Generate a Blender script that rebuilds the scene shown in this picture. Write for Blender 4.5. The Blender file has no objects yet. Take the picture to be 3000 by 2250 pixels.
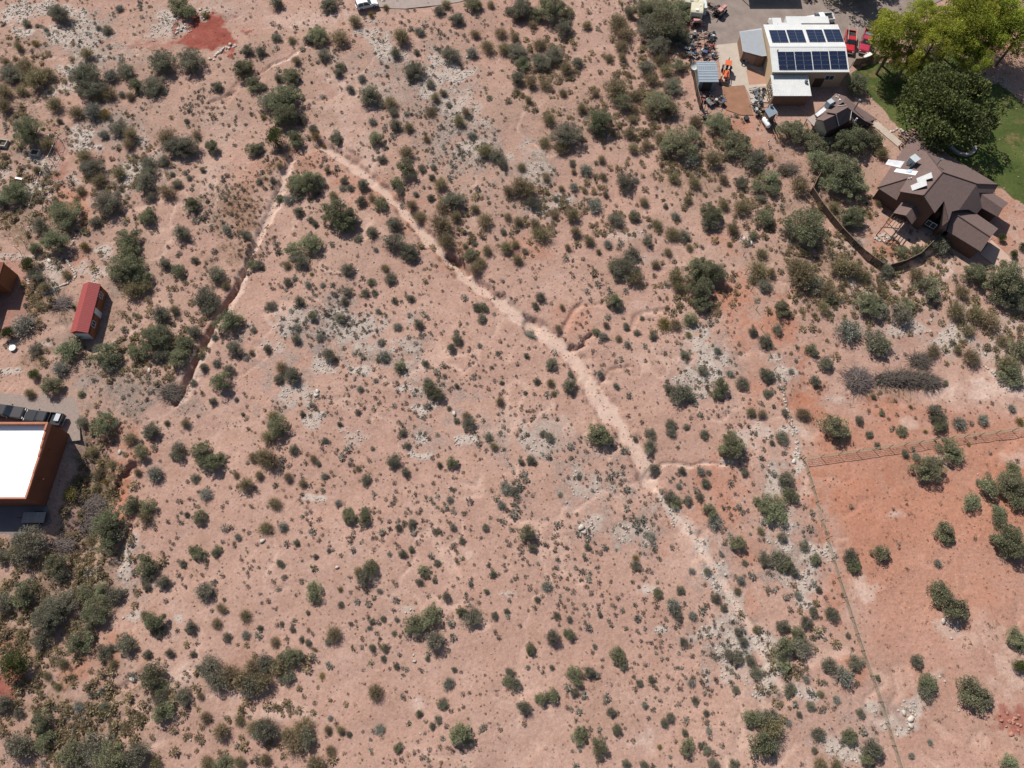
import bpy, bmesh, math, random
import numpy as np
from mathutils import Vector, Matrix
R = math.radians
# ------------------------------------------------------------------ camera, world, sun, exposure
sc = bpy.context.scene
FPX, CX, CY, HCAM = 2080.0, 1500.0, 1125.0, 105.0
TILT = math.atan(875.0 / FPX)
cam = bpy.data.objects.new('camera', bpy.data.cameras.new('camera'))
sc.collection.objects.link(cam)
cam.data.sensor_width = 36.0
cam.data.lens = 36.0 * FPX / 3000.0
cam.data.clip_end = 5000.0
cam.location = (0, 0, HCAM)
cam.rotation_euler = (TILT, 0, 0)
sc.camera = cam
SUN_EL, SH = R(46.0), (0.55, -0.835)          # elevation; direction shadows fall on the ground
w = bpy.data.worlds.new('World'); sc.world = w; w.use_nodes = True
wn = w.node_tree.nodes; wl = w.node_tree.links
sky = wn.new('ShaderNodeTexSky'); sky.sky_type = 'NISHITA'; sky.sun_disc = False
sky.sun_elevation = SUN_EL
sky.sun_rotation = math.atan2(-SH[0], -SH[1])
wn['Background'].inputs[1].default_value = 0.075
wl.new(sky.outputs[0], wn['Background'].inputs[0])
sun = bpy.data.objects.new('sun', bpy.data.lights.new('sun', 'SUN'))
sc.collection.objects.link(sun)
sun.data.energy = 5.0; sun.data.angle = R(0.53); sun.data.color = (1.0, 0.955, 0.89)
sd = Vector((SH[0] * math.cos(SUN_EL), SH[1] * math.cos(SUN_EL), -math.sin(SUN_EL)))
sun.rotation_euler = sd.to_track_quat('-Z', 'Y').to_euler()
sun.location = (-40, 80, 150)
sc.view_settings.view_transform = 'Standard'
sc.view_settings.look = 'None'
sc.view_settings.exposure = 0.43
sc.view_settings.gamma = 1.0
sc.view_settings.use_curve_mapping = False
LIT = 1.60                                     # radiance of a white level surface in this light

# ------------------------------------------------------------------ helpers
rng = np.random.default_rng(7); random.seed(7)
COL = sc.collection
ct, st = math.cos(TILT), math.sin(TILT)
def pix(x, y, z=0.0):
    a = (x - CX) / FPX; b = (CY - y) / FPX
    dy = b * ct + st; dz = b * st - ct
    t = (HCAM - z) / (-dz)
    return Vector((a * t, dy * t, z))
def topix(X, Y, Z=0.0):
    dz = Z - HCAM
    d = Y * st - dz * ct; u = Y * ct + dz * st
    return CX + FPX * X / d, CY - FPX * u / d
def lin(c):
    c = c / 255.0
    return c / 12.92 if c <= 0.04045 else ((c + 0.055) / 1.055) ** 2.4
def A(r, g, b, k=1.0):                          # seen sunlit colour -> base colour
    return (min(lin(r) / LIT * k, .85), min(lin(g) / LIT * k, .85), min(lin(b) / LIT * k, .85), 1.0)
def vn(x, y, seed=0):
    xi = np.floor(x).astype(np.int64); yi = np.floor(y).astype(np.int64)
    fx = x - xi; fy = y - yi
    fx = fx * fx * (3 - 2 * fx); fy = fy * fy * (3 - 2 * fy)
    def h(a, b):
        n = (a * 374761393 + b * 668265263 + seed * 982451653) & 0x7fffffff
        n = ((n ^ (n >> 13)) * 1274126177) & 0x7fffffff
        return ((n ^ (n >> 16)) & 0xffff) / 65535.0
    return (h(xi, yi) * (1 - fx) + h(xi + 1, yi) * fx) * (1 - fy) + (h(xi, yi + 1) * (1 - fx) + h(xi + 1, yi + 1) * fx) * fy
def fbm(x, y, s, seed=0, o=4):
    t = 0; a = 1.0; n = 0; f = 1.0 / s
    for k in range(o):
        t = t + a * vn(x * f + 17.3 * k, y * f - 9.1 * k, seed + k); n += a; a *= .5; f *= 2.03
    return t / n
def sstep(a, b, x):
    t = np.clip((x - a) / (b - a), 0, 1); return t * t * (3 - 2 * t)
def poly_dist(px, py, pts):
    d = np.full(px.shape, 1e9)
    for (x0, y0), (x1, y1) in zip(pts[:-1], pts[1:]):
        vx, vy = x1 - x0, y1 - y0; L = vx * vx + vy * vy + 1e-9
        t = np.clip(((px - x0) * vx + (py - y0) * vy) / L, 0, 1)
        d = np.minimum(d, np.hypot(px - x0 - t * vx, py - y0 - t * vy))
    return d
def inside(px, py, pts):
    r = np.zeros(px.shape, bool); n = len(pts)
    for i in range(n):
        x0, y0 = pts[i]; x1, y1 = pts[(i + 1) % n]
        c = ((y0 > py) != (y1 > py)) & (px < (x1 - x0) * (py - y0) / (y1 - y0 + 1e-12) + x0)
        r ^= c
    return r

def link(o, parent=None, loc=None):
    COL.objects.link(o)
    if parent is not None: o.parent = parent
    if loc is not None: o.location = loc
    return o
def tag(o, label=None, cat=None, group=None, kind=None):
    if label: o['label'] = label
    if cat: o['category'] = cat
    if group: o['group'] = group
    if kind: o['kind'] = kind
    return o
def empty(name, loc=(0, 0, 0), rz=0, label=None, cat=None, group=None):
    o = bpy.data.objects.new(name, None); o.empty_display_size = .3
    link(o, None, loc); o.rotation_euler = (0, 0, rz)
    return tag(o, label, cat, group)
def npmesh(name, V, F, mat, rnd=None, smooth=False):
    """quads/tris from arrays: V (n,3), F (m,k)"""
    me = bpy.data.meshes.new(name)
    V = np.asarray(V, np.float32); F = np.asarray(F, np.int32)
    m, k = F.shape
    me.vertices.add(len(V)); me.vertices.foreach_set('co', V.ravel())
    me.loops.add(m * k); me.loops.foreach_set('vertex_index', F.ravel())
    me.polygons.add(m)
    me.polygons.foreach_set('loop_start', np.arange(0, m * k, k, dtype=np.int32))
    me.polygons.foreach_set('loop_total', np.full(m, k, np.int32))
    if smooth: me.polygons.foreach_set('use_smooth', np.ones(m, bool))
    me.update(calc_edges=True)
    if rnd is not None:
        at = me.attributes.new('rnd', 'FLOAT', 'FACE'); at.data.foreach_set('value', np.asarray(rnd, np.float32))
    if mat: me.materials.append(mat)
    return me
class MB:
    def __init__(s): s.v = []; s.f = []
    def add(s, v, f):
        b = len(s.v); s.v += [tuple(p) for p in v]; s.f += [tuple(i + b for i in q) for q in f]; return s
    def hexa(s, b, t):                          # bottom quad, top quad (both counter-clockwise from above)
        return s.add(list(b) + list(t), [(3, 2, 1, 0), (4, 5, 6, 7), (0, 1, 5, 4), (1, 2, 6, 5), (2, 3, 7, 6), (3, 0, 4, 7)])
    def box(s, c, d, rz=0, taper=1.0):
        x, y, z = c; a, b, h = d[0] / 2, d[1] / 2, d[2]
        co, si = math.cos(rz), math.sin(rz)
        def p(u, v, k): return (x + u * co - v * si, y + u * si + v * co, z + k)
        q = [(-a, -b), (a, -b), (a, b), (-a, b)]
        return s.hexa([p(u, v, 0) for u, v in q], [p(u * taper, v * taper, h) for u, v in q])
    def prism(s, pts, z0, z1):                  # vertical prism over plan polygon
        n = len(pts)
        v = [(p[0], p[1], z0) for p in pts] + [(p[0], p[1], z1) for p in pts]
        return s.add(v, [tuple(range(n - 1, -1, -1)), tuple(range(n, 2 * n))] + [(i, (i + 1) % n, n + (i + 1) % n, n + i) for i in range(n)])
    def slab(s, P, t):                          # sloping plate, thickness t downward
        n = len(P); v = [tuple(p) for p in P] + [(p[0], p[1], p[2] - t) for p in P]
        return s.add(v, [tuple(range(n)), tuple(range(2 * n - 1, n - 1, -1))] + [(i, n + i, n + (i + 1) % n, (i + 1) % n) for i in range(n)])
    def tube(s, a, b, r0, r1=None, n=6, caps=True):
        a = Vector(a); b = Vector(b); r1 = r0 if r1 is None else r1
        d = (b - a).normalized(); u = d.orthogonal().normalized(); w_ = d.cross(u)
        v = []
        for p, r in ((a, r0), (b, r1)):
            for i in range(n):
                an = 2 * math.pi * i / n; v.append(p + (u * math.cos(an) + w_ * math.sin(an)) * r)
        f = [(i, (i + 1) % n, n + (i + 1) % n, n + i) for i in range(n)]
        if caps: f += [tuple(range(n - 1, -1, -1)), tuple(range(n, 2 * n))]
        return s.add(v, f)
    def profile(s, pts, y0, y1, inset=0):       # side profile (x,z) extruded along y
        n = len(pts)
        v = [(p[0], y0, p[1]) for p in pts] + [(p[0], y1, p[1]) for p in pts]
        return s.add(v, [tuple(range(n)), tuple(range(2 * n - 1, n - 1, -1))] + [(i, n + i, n + (i + 1) % n, (i + 1) % n) for i in range(n)])
    def mesh(s, name, mat, smooth=False, bevel=0):
        me = bpy.data.meshes.new(name); me.from_pydata(s.v, [], s.f); me.update()
        bm = bmesh.new(); bm.from_mesh(me); bmesh.ops.recalc_face_normals(bm, faces=bm.faces)
        if bevel:
            bmesh.ops.bevel(bm, geom=list(bm.edges), offset=bevel, segments=2, affect='EDGES', clamp_overlap=True)
        bm.to_mesh(me); bm.free()
        if smooth:
            for p in me.polygons: p.use_smooth = True
        if mat: me.materials.append(mat)
        return me
    def build(s, name, mat, parent=None, loc=None, smooth=False, bevel=0):
        o = bpy.data.objects.new(name, s.mesh(name, mat, smooth, bevel)); return link(o, parent, loc)

# ------------------------------------------------------------------ materials
def newmat(name):
    m = bpy.data.materials.new(name); m.use_nodes = True
    return m, m.node_tree.nodes, m.node_tree.links, m.node_tree.nodes['Principled BSDF']
_mc = {}
def mat(name, col, rough=.7, metal=0.0, var=.12, scale=1.5, bump=0.0, bscale=20., spec=.4, rnd=0.0, coat=0.0):
    if name in _mc: return _mc[name]
    m, n, l, b = newmat(name); _mc[name] = m
    b.inputs['Roughness'].default_value = rough; b.inputs['Metallic'].default_value = metal
    b.inputs['Specular IOR Level'].default_value = spec
    if coat: b.inputs['Coat Weight'].default_value = coat
    tc = n.new('ShaderNodeTexCoord'); nz = n.new('ShaderNodeTexNoise')
    nz.inputs['Scale'].default_value = scale; nz.inputs['Detail'].default_value = 8
    nz.inputs['Roughness'].default_value = .65
    l.new(tc.outputs['Object'], nz.inputs['Vector'])
    mx = n.new('ShaderNodeMix'); mx.data_type = 'RGBA'
    c = list(col[:3])
    mx.inputs[6].default_value = [x * (1 - var) for x in c] + [1]
    mx.inputs[7].default_value = [min(x * (1 + var), .9) for x in c] + [1]
    mr = n.new('ShaderNodeMapRange'); mr.inputs[1].default_value = .3; mr.inputs[2].default_value = .7
    l.new(nz.outputs['Fac'], mr.inputs[0]); l.new(mr.outputs[0], mx.inputs[0])
    out = mx.outputs[2]
    if rnd:
        oi = n.new('ShaderNodeObjectInfo'); hs = n.new('ShaderNodeHueSaturation')
        m2 = n.new('ShaderNodeMapRange'); m2.inputs[3].default_value = 1 - rnd; m2.inputs[4].default_value = 1 + rnd
        l.new(oi.outputs['Random'], m2.inputs[0]); l.new(m2.outputs[0], hs.inputs['Value']); l.new(out, hs.inputs['Color']); out = hs.outputs[0]
    l.new(out, b.inputs['Base Color'])
    if bump:
        n2 = n.new('ShaderNodeTexNoise'); n2.inputs['Scale'].default_value = bscale; n2.inputs['Detail'].default_value = 4
        l.new(tc.outputs['Object'], n2.inputs['Vector'])
        bp = n.new('ShaderNodeBump'); bp.inputs['Strength'].default_value = bump; bp.inputs['Distance'].default_value = .05
        l.new(n2.outputs['Fac'], bp.inputs['Height']); l.new(bp.outputs[0], b.inputs['Normal'])
    return m
def leafmat(name, dark, light, rough=.75, trans=.25, objvar=.18):
    m, n, l, b = newmat(name)
    at = n.new('ShaderNodeAttribute'); at.attribute_name = 'rnd'
    cr = n.new('ShaderNodeValToRGB'); cr.color_ramp.elements[0].color = dark; cr.color_ramp.elements[1].color = light
    cr.color_ramp.elements[0].position = .05; cr.color_ramp.elements[1].position = .95
    l.new(at.outputs['Fac'], cr.inputs[0])
    oi = n.new('ShaderNodeObjectInfo'); hs = n.new('ShaderNodeHueSaturation')
    a1 = n.new('ShaderNodeMapRange'); a1.inputs[3].default_value = 1 - objvar; a1.inputs[4].default_value = 1 + objvar
    ml = n.new('ShaderNodeMath'); ml.operation = 'MULTIPLY'; ml.inputs[1].default_value = 7.31
    fr = n.new('ShaderNodeMath'); fr.operation = 'FRACT'
    a2 = n.new('ShaderNodeMapRange'); a2.inputs[3].default_value = .482; a2.inputs[4].default_value = .518
    l.new(oi.outputs['Random'], a1.inputs[0]); l.new(oi.outputs['Random'], ml.inputs[0]); l.new(ml.outputs[0], fr.inputs[0]); l.new(fr.outputs[0], a2.inputs[0])
    l.new(a1.outputs[0], hs.inputs['Value']); l.new(a2.outputs[0], hs.inputs['Hue'])
    l.new(cr.outputs[0], hs.inputs['Color']); l.new(hs.outputs[0], b.inputs['Base Color'])
    b.inputs['Roughness'].default_value = rough; b.inputs['Specular IOR Level'].default_value = .2
    tr = n.new('ShaderNodeBsdfTranslucent'); l.new(hs.outputs[0], tr.inputs[0])
    ms = n.new('ShaderNodeMixShader'); ms.inputs[0].default_value = trans
    l.new(b.outputs[0], ms.inputs[1]); l.new(tr.outputs[0], ms.inputs[2]); l.new(ms.outputs[0], n['Material Output'].inputs[0])
    return m
# ------------------------------------------------------------------ ground: one sheet, eroded by washes
def axis(lo, hi, step, far):
    a = list(np.arange(lo, hi + 1e-6, step)); s = step
    l = [lo]; 
    while l[-1] > -far: s *= 1.35; l.append(l[-1] - s)
    r = [hi]; s = step
    while r[-1] < far: s *= 1.35; r.append(r[-1] + s)
    return np.array(l[:0:-1] + a + r[1:])
GX = axis(-112, 112, .3, 1500); GY = axis(-18, 141, .3, 1500)
XX, YY = np.meshgrid(GX, GY)
DEN = np.maximum(YY * st + HCAM * ct, 20.0)
PX = CX + FPX * XX / DEN; PY = CY - FPX * (YY * ct - HCAM * st) / DEN
WN1 = fbm(XX, YY, 5.0, 11); WN2 = fbm(XX, YY, 1.4, 23, 3); WN3 = fbm(XX, YY, 16.0, 31)
def world_pts(pts): return [tuple(pix(x, y))[:2] for x, y in pts]
# gullies: pixel polyline, depth, floor half width, bank width, pale band half width (m)
MAIN = [(945, 430), (1010, 468), (1060, 505), (1120, 555), (1180, 612), (1230, 675), (1290, 735), (1345, 790), (1400, 838), (1470, 890), (1560, 955), (1640, 1010), (1690, 1060), (1735, 1130), (1775, 1195), (1820, 1250), (1860, 1310), (1890, 1365), (1905, 1410), (1950, 1480), (1985, 1520), (2040, 1585), (2090, 1660), (2150, 1760), (2210, 1860), (2250, 1950), (2300, 2030)]
LEFT = [(850, 468), (838, 500), (822, 555), (800, 610), (775, 660), (752, 705), (728, 760), (702, 810), (680, 860), (655, 900), (628, 945), (606, 990), (585, 1030), (560, 1090), (535, 1140), (512, 1178)]
GUL = [
 (MAIN[:11], .75, .7, .8), (MAIN[10:19], .55, 1.2, .9), (MAIN[18:], .3, .7, 1.0),
 (LEFT[:7], .6, .4, .5), (LEFT[6:], 1.15, .22, .45),
 ([(905, 130), (870, 150), (845, 172), (795, 190), (780, 205), (755, 218)], .32, .08, .28),
 ([(690, 265), (640, 290), (612, 300)], .28, .1, .28),
 ([(740, 225), (700, 240), (655, 300)], .3, .3, .5),
 ([(1760, 890), (1690, 895), (1670, 925), (1650, 970)], .2, .15, .35),
 ([(1735, 980), (1718, 990), (1714, 1008), (1690, 1022), (1670, 1018)], .6, .18, .3),
 ([(1960, 905), (1890, 912), (1862, 928), (1855, 950), (1845, 965)], .28, .15, .35),
 ([(1700, 890), (1680, 910), (1655, 960)], .2, .2, .4),
 ([(1755, 1125), (1770, 1105), (1785, 1085), (1840, 1075)], .3, .12, .3),
 ([(1905, 1402), (1925, 1385), (1940, 1362), (1975, 1358), (2025, 1368), (2060, 1356), (2125, 1362)], .35, .14, .3),
 ([(1420, 700), (1440, 730), (1470, 750), (1560, 740)], .25, .15, .35),
 ([(1370, 790), (1345, 765), (1310, 745)], .9, .3, .4),
 ([(985, 150), (1010, 145), (1025, 140)], .3, .15, .3),
 ([(1040, 470), (1005, 430), (985, 405)], .5, .4, .5),
 ([(470, 540 + 1500), (430, 1960), (395, 2000), (330, 2030)], .3, .3, .5),
 ([(345, 1650), (352, 1600), (368, 1550)], .8, .5, .6), ([(330, 1450), (345, 1400), (385, 1370)], .8, .5, .6),
 ([(2460, 980), (2500, 1185), (2640, 1180)], .1, .4, .5),
]
FLAT = [[(1990, -90), (3400, -90), (3400, 800), (2680, 800), (2400, 560), (2210, 430), (2030, 330)], [(-200, 700), (60, 720), (90, 900), (30, 960), (-200, 960)],
        [(-200, 1150), (240, 1150), (250, 1300), (190, 1600), (-200, 1600)], [(190, 800), (360, 800), (330, 1030), (170, 1020)], [(1000, -80), (1500, -80), (1400, 10), (1050, 40)]]
fl = np.zeros(XX.shape)
for p in FLAT:
    wp = world_pts(p); ins = inside(XX, YY, wp); d = poly_dist(XX, YY, wp + wp[:1]); fl = np.maximum(fl, np.where(ins, sstep(0, 3.0, d), 0))
GZ = (WN3 - .5) * 1.1 * (1 - fl) + (WN1 - .5) * .28 * (1 - fl) + (WN2 - .5) * .10 * (1 - .85 * fl)
for dx_, dy_, rx_, ry_, dz_ in ((265, 1440, 62, 150, 2.0), (215, 1585, 70, 60, 1.4)):
    GZ -= dz_ * np.exp(-(((PX - dx_) / rx_) ** 2 + ((PY - dy_) / ry_) ** 2) ** 1.5)
RN = fbm(XX + 6 * WN1, YY * .8 + 5 * WN3, 9.0, 71, 3); RILL = sstep(.93, .995, 1 - np.abs(2 * RN - 1)) * sstep(.42, .6, WN3) * (1 - fl)
GZ -= .14 * RILL
GULM = np.zeros(XX.shape)
for pts, dep, w0, ww in GUL:
    wp = world_pts(pts); xs = [p[0] for p in wp]; ys = [p[1] for p in wp]; mg = w0 + ww + 4
    bi = np.where((GX > min(xs) - mg) & (GX < max(xs) + mg))[0]; bj = np.where((GY > min(ys) - mg) & (GY < max(ys) + mg))[0]
    sl = np.s_[bj[0]:bj[-1] + 1, bi[0]:bi[-1] + 1]
    d = poly_dist(XX[sl], YY[sl], wp) + (WN2[sl] - .5) * 1.3 * min(1, w0 + .3) + (WN1[sl] - .5) * 1.2 * min(1, w0)
    g = 1 - sstep(w0, w0 + ww, d)
    GZ[sl] -= dep * g * (.75 + .5 * WN1[sl]); GULM[sl] = np.maximum(GULM[sl], g)
def hgt(x, y):
    i = np.clip(np.searchsorted(GX, x) - 1, 0, len(GX) - 2); j = np.clip(np.searchsorted(GY, y) - 1, 0, len(GY) - 2)
    u = (x - GX[i]) / (GX[i + 1] - GX[i]); v = (y - GY[j]) / (GY[j + 1] - GY[j])
    return (GZ[j, i] * (1 - u) + GZ[j, i + 1] * u) * (1 - v) + (GZ[j + 1, i] * (1 - u) + GZ[j + 1, i + 1] * u) * v
def gpt(x, y, dz=0.0):
    p = pix(x, y); p = pix(x, y, float(hgt(p.x, p.y))); p.z = float(hgt(p.x, p.y)) + dz; return p
# --- soil masks (in metres on the ground, mapped from where they lie)
def blobs(L, px, py, n1, n2, soft=.55):
    m = np.zeros(px.shape)
    for b in L:
        x, y, rx, ry = b[:4]; k = b[4] if len(b) > 4 else 1.0; a = R(b[5]) if len(b) > 5 else 0
        s = np.abs(px - x) < 2.2 * max(rx, ry); s &= np.abs(py - y) < 2.2 * max(rx, ry)
        dx = px[s] - x; dy = py[s] - y; c_, s_ = math.cos(a), math.sin(a)
        d = np.hypot((dx * c_ + dy * s_) / rx, (-dx * s_ + dy * c_) / ry)
        v = k * np.clip((1.15 - d + (n1[s] - .5) * 1.5 + (n2[s] - .5) * 2.2) / soft, 0, 1)
        m[s] = np.maximum(m[s], v)
    return m
WHITE = [(45, 42, 50, 22), (65, 90, 26, 12), (160, 30, 70, 24), (200, 100, 55, 40, .8), (235, 130, 60, 50, .6), (165, 85, 25, 20), (195, 205, 28, 22), (185, 262, 38, 22), (160, 275, 22, 16), (240, 390, 42, 20), (240, 430, 44, 14), (285, 428, 20, 8), (390, 495, 50, 26, .8, -30), (362, 545, 26, 22, .9), (135, 475, 44, 30), (215, 525, 26, 20, .8), (110, 560, 40, 28, .8), (10, 500, 30, 22, .6), (305, 735, 32, 24), (492, 65, 24, 30), (470, 95, 40, 22, .6), (540, 85, 24, 12), (415, 405, 30, 30, .5),
 (1082, 105, 36, 34, .8), (1125, 142, 44, 24, .9), (1170, 160, 30, 18, .6), (1285, 180, 26, 16, .9), (1320, 215, 55, 30, .9), (1275, 245, 36, 30, .7), (1350, 300, 46, 36, .65), (1375, 425, 34, 26, .7), (1255, 270, 20, 16, .8), (1400, 330, 40, 30, .4), (1490, 460, 30, 20, .5),
 (830, 940, 80, 40, .6), (815, 1010, 46, 40, .65), (935, 1072, 34, 28, .95), (1060, 970, 100, 44, .6), (1140, 1000, 60, 40, .55), (1060, 1082, 40, 12, .9), (1075, 1095, 14, 8), (860, 1150, 50, 44, .55), (930, 1148, 18, 8), (915, 1238, 26, 22, .8), (930, 1225, 18, 14), (1195, 1140, 34, 10), (1230, 1198, 34, 14), (1268, 1190, 14, 16), (1235, 1285, 22, 16), (1205, 1330, 10, 14), (1232, 1335, 26, 10), (1365, 1285, 30, 12), (1345, 1302, 10, 8), (1040, 1275, 46, 24, .5), (1000, 1255, 36, 18, .5), (920, 1457, 28, 9), (1285, 1455, 10, 7, .8), (1210, 1075, 40, 30, .4),
 (1540, 440, 46, 36, .4), (1600, 590, 50, 22, .75), (1560, 520, 50, 50, .45), (1830, 690, 60, 14, .35), (1900, 760, 50, 20, .3), (2185, 700, 26, 22, .5),
 (2050, 1010, 40, 36, .75), (2085, 1070, 50, 44, .8), (2045, 1125, 50, 34, .55), (2180, 1285, 36, 24, .7), (2145, 1355, 34, 12, .8), (1570, 1300, 56, 44, .5), (1720, 1430, 70, 50, .5), (1690, 1420, 40, 30, .5), (2230, 1265, 30, 30, .6), (2000, 1300, 30, 14, .4),
 (1852, 1562, 60, 36, .55), (1990, 1520, 60, 26, .7, 40), (2060, 1600, 46, 30, .75, 45), (2105, 1690, 40, 46, .7), (2150, 1760, 36, 44, .6), (2080, 1850, 50, 30, .75), (2145, 1890, 40, 30, .75), (2215, 1885, 36, 36, .9), (2235, 1990, 26, 56, .8), (1890, 1725, 28, 12, .8), (1945, 1845, 16, 10, .9), (1740, 1530, 30, 30, .6), (2150, 1960, 60, 40, .5),
 (2690, 965, 80, 26, .7), (2790, 985, 60, 34, .8), (2640, 950, 40, 20, .5), (2500, 830, 40, 26, .6, 45), (2270, 1050, 20, 14, .9), (2290, 1085, 26, 26, .8), (2320, 1258, 34, 12, .9), (2335, 1330, 12, 60, .9), (2340, 1370, 14, 16), (2272, 1400, 30, 46, .8), (2770, 1345, 60, 20, .4), (2460, 1170, 40, 14, .6), (2885, 1040, 60, 30, .5), (2950, 950, 40, 40, .4),
 (2290, 1540, 50, 46, .65), (2300, 1590, 30, 30, .8), (2435, 1620, 26, 28, .85), (2380, 1620, 40, 24, .8), (2350, 1700, 44, 50, .7), (2350, 1760, 30, 30, .8), (2395, 1862, 20, 20, .9), (2260, 1930, 24, 46, .85), (2355, 2028, 36, 22, .85, 40), (2258, 2000, 14, 30, .8), (2555, 2070, 20, 26, .8), (2670, 2085, 26, 40, .7), (2600, 2120, 40, 20, .6), (2450, 2185, 80, 22, .7, 20), (2635, 2150, 24, 14, .9), (2725, 1980, 30, 20, .4), (2755, 1820, 30, 10, .4), (2780, 1845, 60, 30, .35),
 (372, 1660, 22, 44, .8), (365, 1610, 14, 30, .6), (398, 1805, 26, 12, .8), (520, 1812, 16, 16, .95), (392, 1990, 14, 8), (450, 1715, 18, 12, .8), (400, 1575, 10, 20, .7), (250, 792, 40, 34, .75), (140, 780, 40, 40, .85), (160, 815, 36, 30, .7), (60, 752, 90, 10, .8), (35, 1085, 30, 10, .9), (20, 820, 10, 6), (36, 1010, 12, 16, .9), (130, 1010, 20, 8, .8), (1090, 1700, 30, 12, .4), (1190, 1785, 18, 12, .7), (1480, 1740, 30, 10, .7), (2480, 720, 60, 20, .4), (2600, 690, 34, 8, .8), (2930, 250, 60, 40, .45), (2960, 330, 60, 40, .35)]
ORANGE = [(2720, 1480, 330, 170, .85), (2640, 1720, 230, 170, .6), (2900, 1640, 160, 240, .65), (2760, 1930, 250, 120, .3), (2420, 1230, 90, 60, .9), (2560, 1190, 110, 50, .8), (2680, 1230, 120, 60, .7), (2500, 1420, 160, 110, 1), (2620, 1450, 150, 90, .9), (2480, 1560, 120, 90, .85), (2640, 1560, 150, 90, .75), (2800, 1420, 150, 90, .6), (2850, 1700, 150, 100, .7), (2960, 1600, 110, 90, .7), (2600, 1720, 160, 90, .4), (2450, 1750, 40, 90, .6), (2500, 1960, 60, 70, .5), (2160, 860, 60, 60, .7), (2290, 950, 60, 110, .7), (2330, 1080, 60, 70, .8), (2360, 1180, 60, 60, .9), (2180, 980, 60, 90, .7), (2220, 1110, 50, 60, .6), (2130, 700, 60, 40, .5), (2100, 1400, 100, 80, .5), (2000, 1520, 70, 40, .6), (2100, 1500, 80, 50, .5), (2200, 1620, 70, 50, .5), (2200, 1760, 50, 60, .5), (330, 1290, 60, 60, .6), (400, 1330, 50, 70, .6), (350, 1440, 40, 60, .9), (330, 1500, 50, 40, .8), (340, 1880, 90, 60, .5), (230, 1960, 60, 60, .6), (30, 1900, 50, 50, .7), (180, 560, 70, 90, .5), (230, 600, 60, 60, .7), (240, 770, 60, 60, .5), (100, 840, 60, 30, .5), (1200, 640, 60, 50, .4), (1060, 560, 100, 60, .4), (1330, 760, 60, 40, .4), (1680, 930, 70, 50, .35), (2650, 680, 100, 90, .8), (2930, 640, 90, 130, .6), (2920, 150, 80, 60, .5), (700, 620, 60, 80, .35), (720, 500, 60, 60, .35), (1950, 1600, 50, 30, .4), (900, 480, 90, 60, .4), (1000, 540, 60, 40, .5), (1560, 730, 60, 50, .4), (2180, 380, 90, 50, .6)]
GREY = [(380, 1165, 140, 56, 1), (300, 1130, 80, 50, .9), (490, 1185, 70, 28, .7), (240, 1330, 50, 80, .7), (270, 1500, 60, 90, .8), (60, 340, 50, 40, .3), (1290, 330, 130, 150, .35), (1180, 200, 120, 90, .35), (1060, 180, 70, 60, .35), (980, 960, 190, 110, .4), (840, 1120, 90, 110, .4), (1560, 480, 90, 90, .4), (1700, 1420, 150, 100, .3), (250, 160, 110, 100, .5), (330, 380, 90, 90, .35), (380, 520, 90, 90, .4), (190, 990, 70, 50, .6), (210, 690, 60, 50, .4), (2120, 1080, 90, 80, .35), (2100, 1850, 130, 100, .4), (2320, 1640, 90, 120, .45), (1810, 1540, 110, 70, .4), (930, 1150, 50, 20, .4), (60, 1720, 110, 40, .5), (330, 960, 120, 40, .3), (190, 945, 26, 22, 1), (340, 850, 40, 26, .8)]
LITTER = [(100, 1700, 190, 260, .55), (230, 2120, 280, 130, .6), (260, 1450, 70, 190, .75), (80, 250, 120, 160, .35), (2060, 480, 130, 110, .4), (1640, 330, 150, 150, .25), (2380, 820, 130, 100, .4), (700, 640, 90, 90, .7), (660, 730, 60, 80, .6), (240, 1400, 60, 70, .8), (300, 1560, 60, 60, .8), (250, 1640, 110, 50, .6), (60, 1800, 80, 60, .7), (260, 1720, 60, 40, .4), (330, 1920, 120, 60, .25), (260, 2080, 170, 60, .5), (100, 2150, 120, 80, .5), (40, 650, 60, 70, .9), (60, 700, 60, 40, .9), (160, 850, 60, 60, .4), (120, 1050, 90, 60, .6), (350, 930, 60, 80, .4), (200, 920, 70, 60, .5), (430, 1030, 120, 50, .35), (860, 520, 90, 60, .35), (2600, 1150, 130, 26, .5), (2870, 900, 90, 70, .35), (2480, 640, 90, 90, .45), (2350, 480, 90, 90, .4), (2100, 420, 70, 60, .4), (2960, 220, 70, 70, .5), (1800, 2050, 150, 80, .15), (120, 350, 120, 90, .25), (2700, 760, 90, 30, .5), (2680, 400, 90, 30, .5)]
BRICK = [(612, 112, 84, 42, 1.0, -8), (560, 120, 40, 26, .9), (20, 870, 70, 90, .35), (50, 800, 60, 50, .25), (30, 2010, 50, 36, .8), (2980, 2110, 60, 50, .7), (165, 470, 40, 60, .35), (450, 130, 60, 14, .4)]
LAWN = [(2590, 270, 100, 120, 1), (2560, 220, 70, 60, 1), (2640, 340, 60, 60, 1), (2980, 470, 80, 110, 1), (2960, 560, 60, 60, .8), (2860, 420, 130, 120, 1), (2780, 250, 160, 90, 1), (2800, 200, 120, 80, 1), (2560, 350, 40, 40, .9), (2950, 350, 70, 80, 1)]
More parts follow.
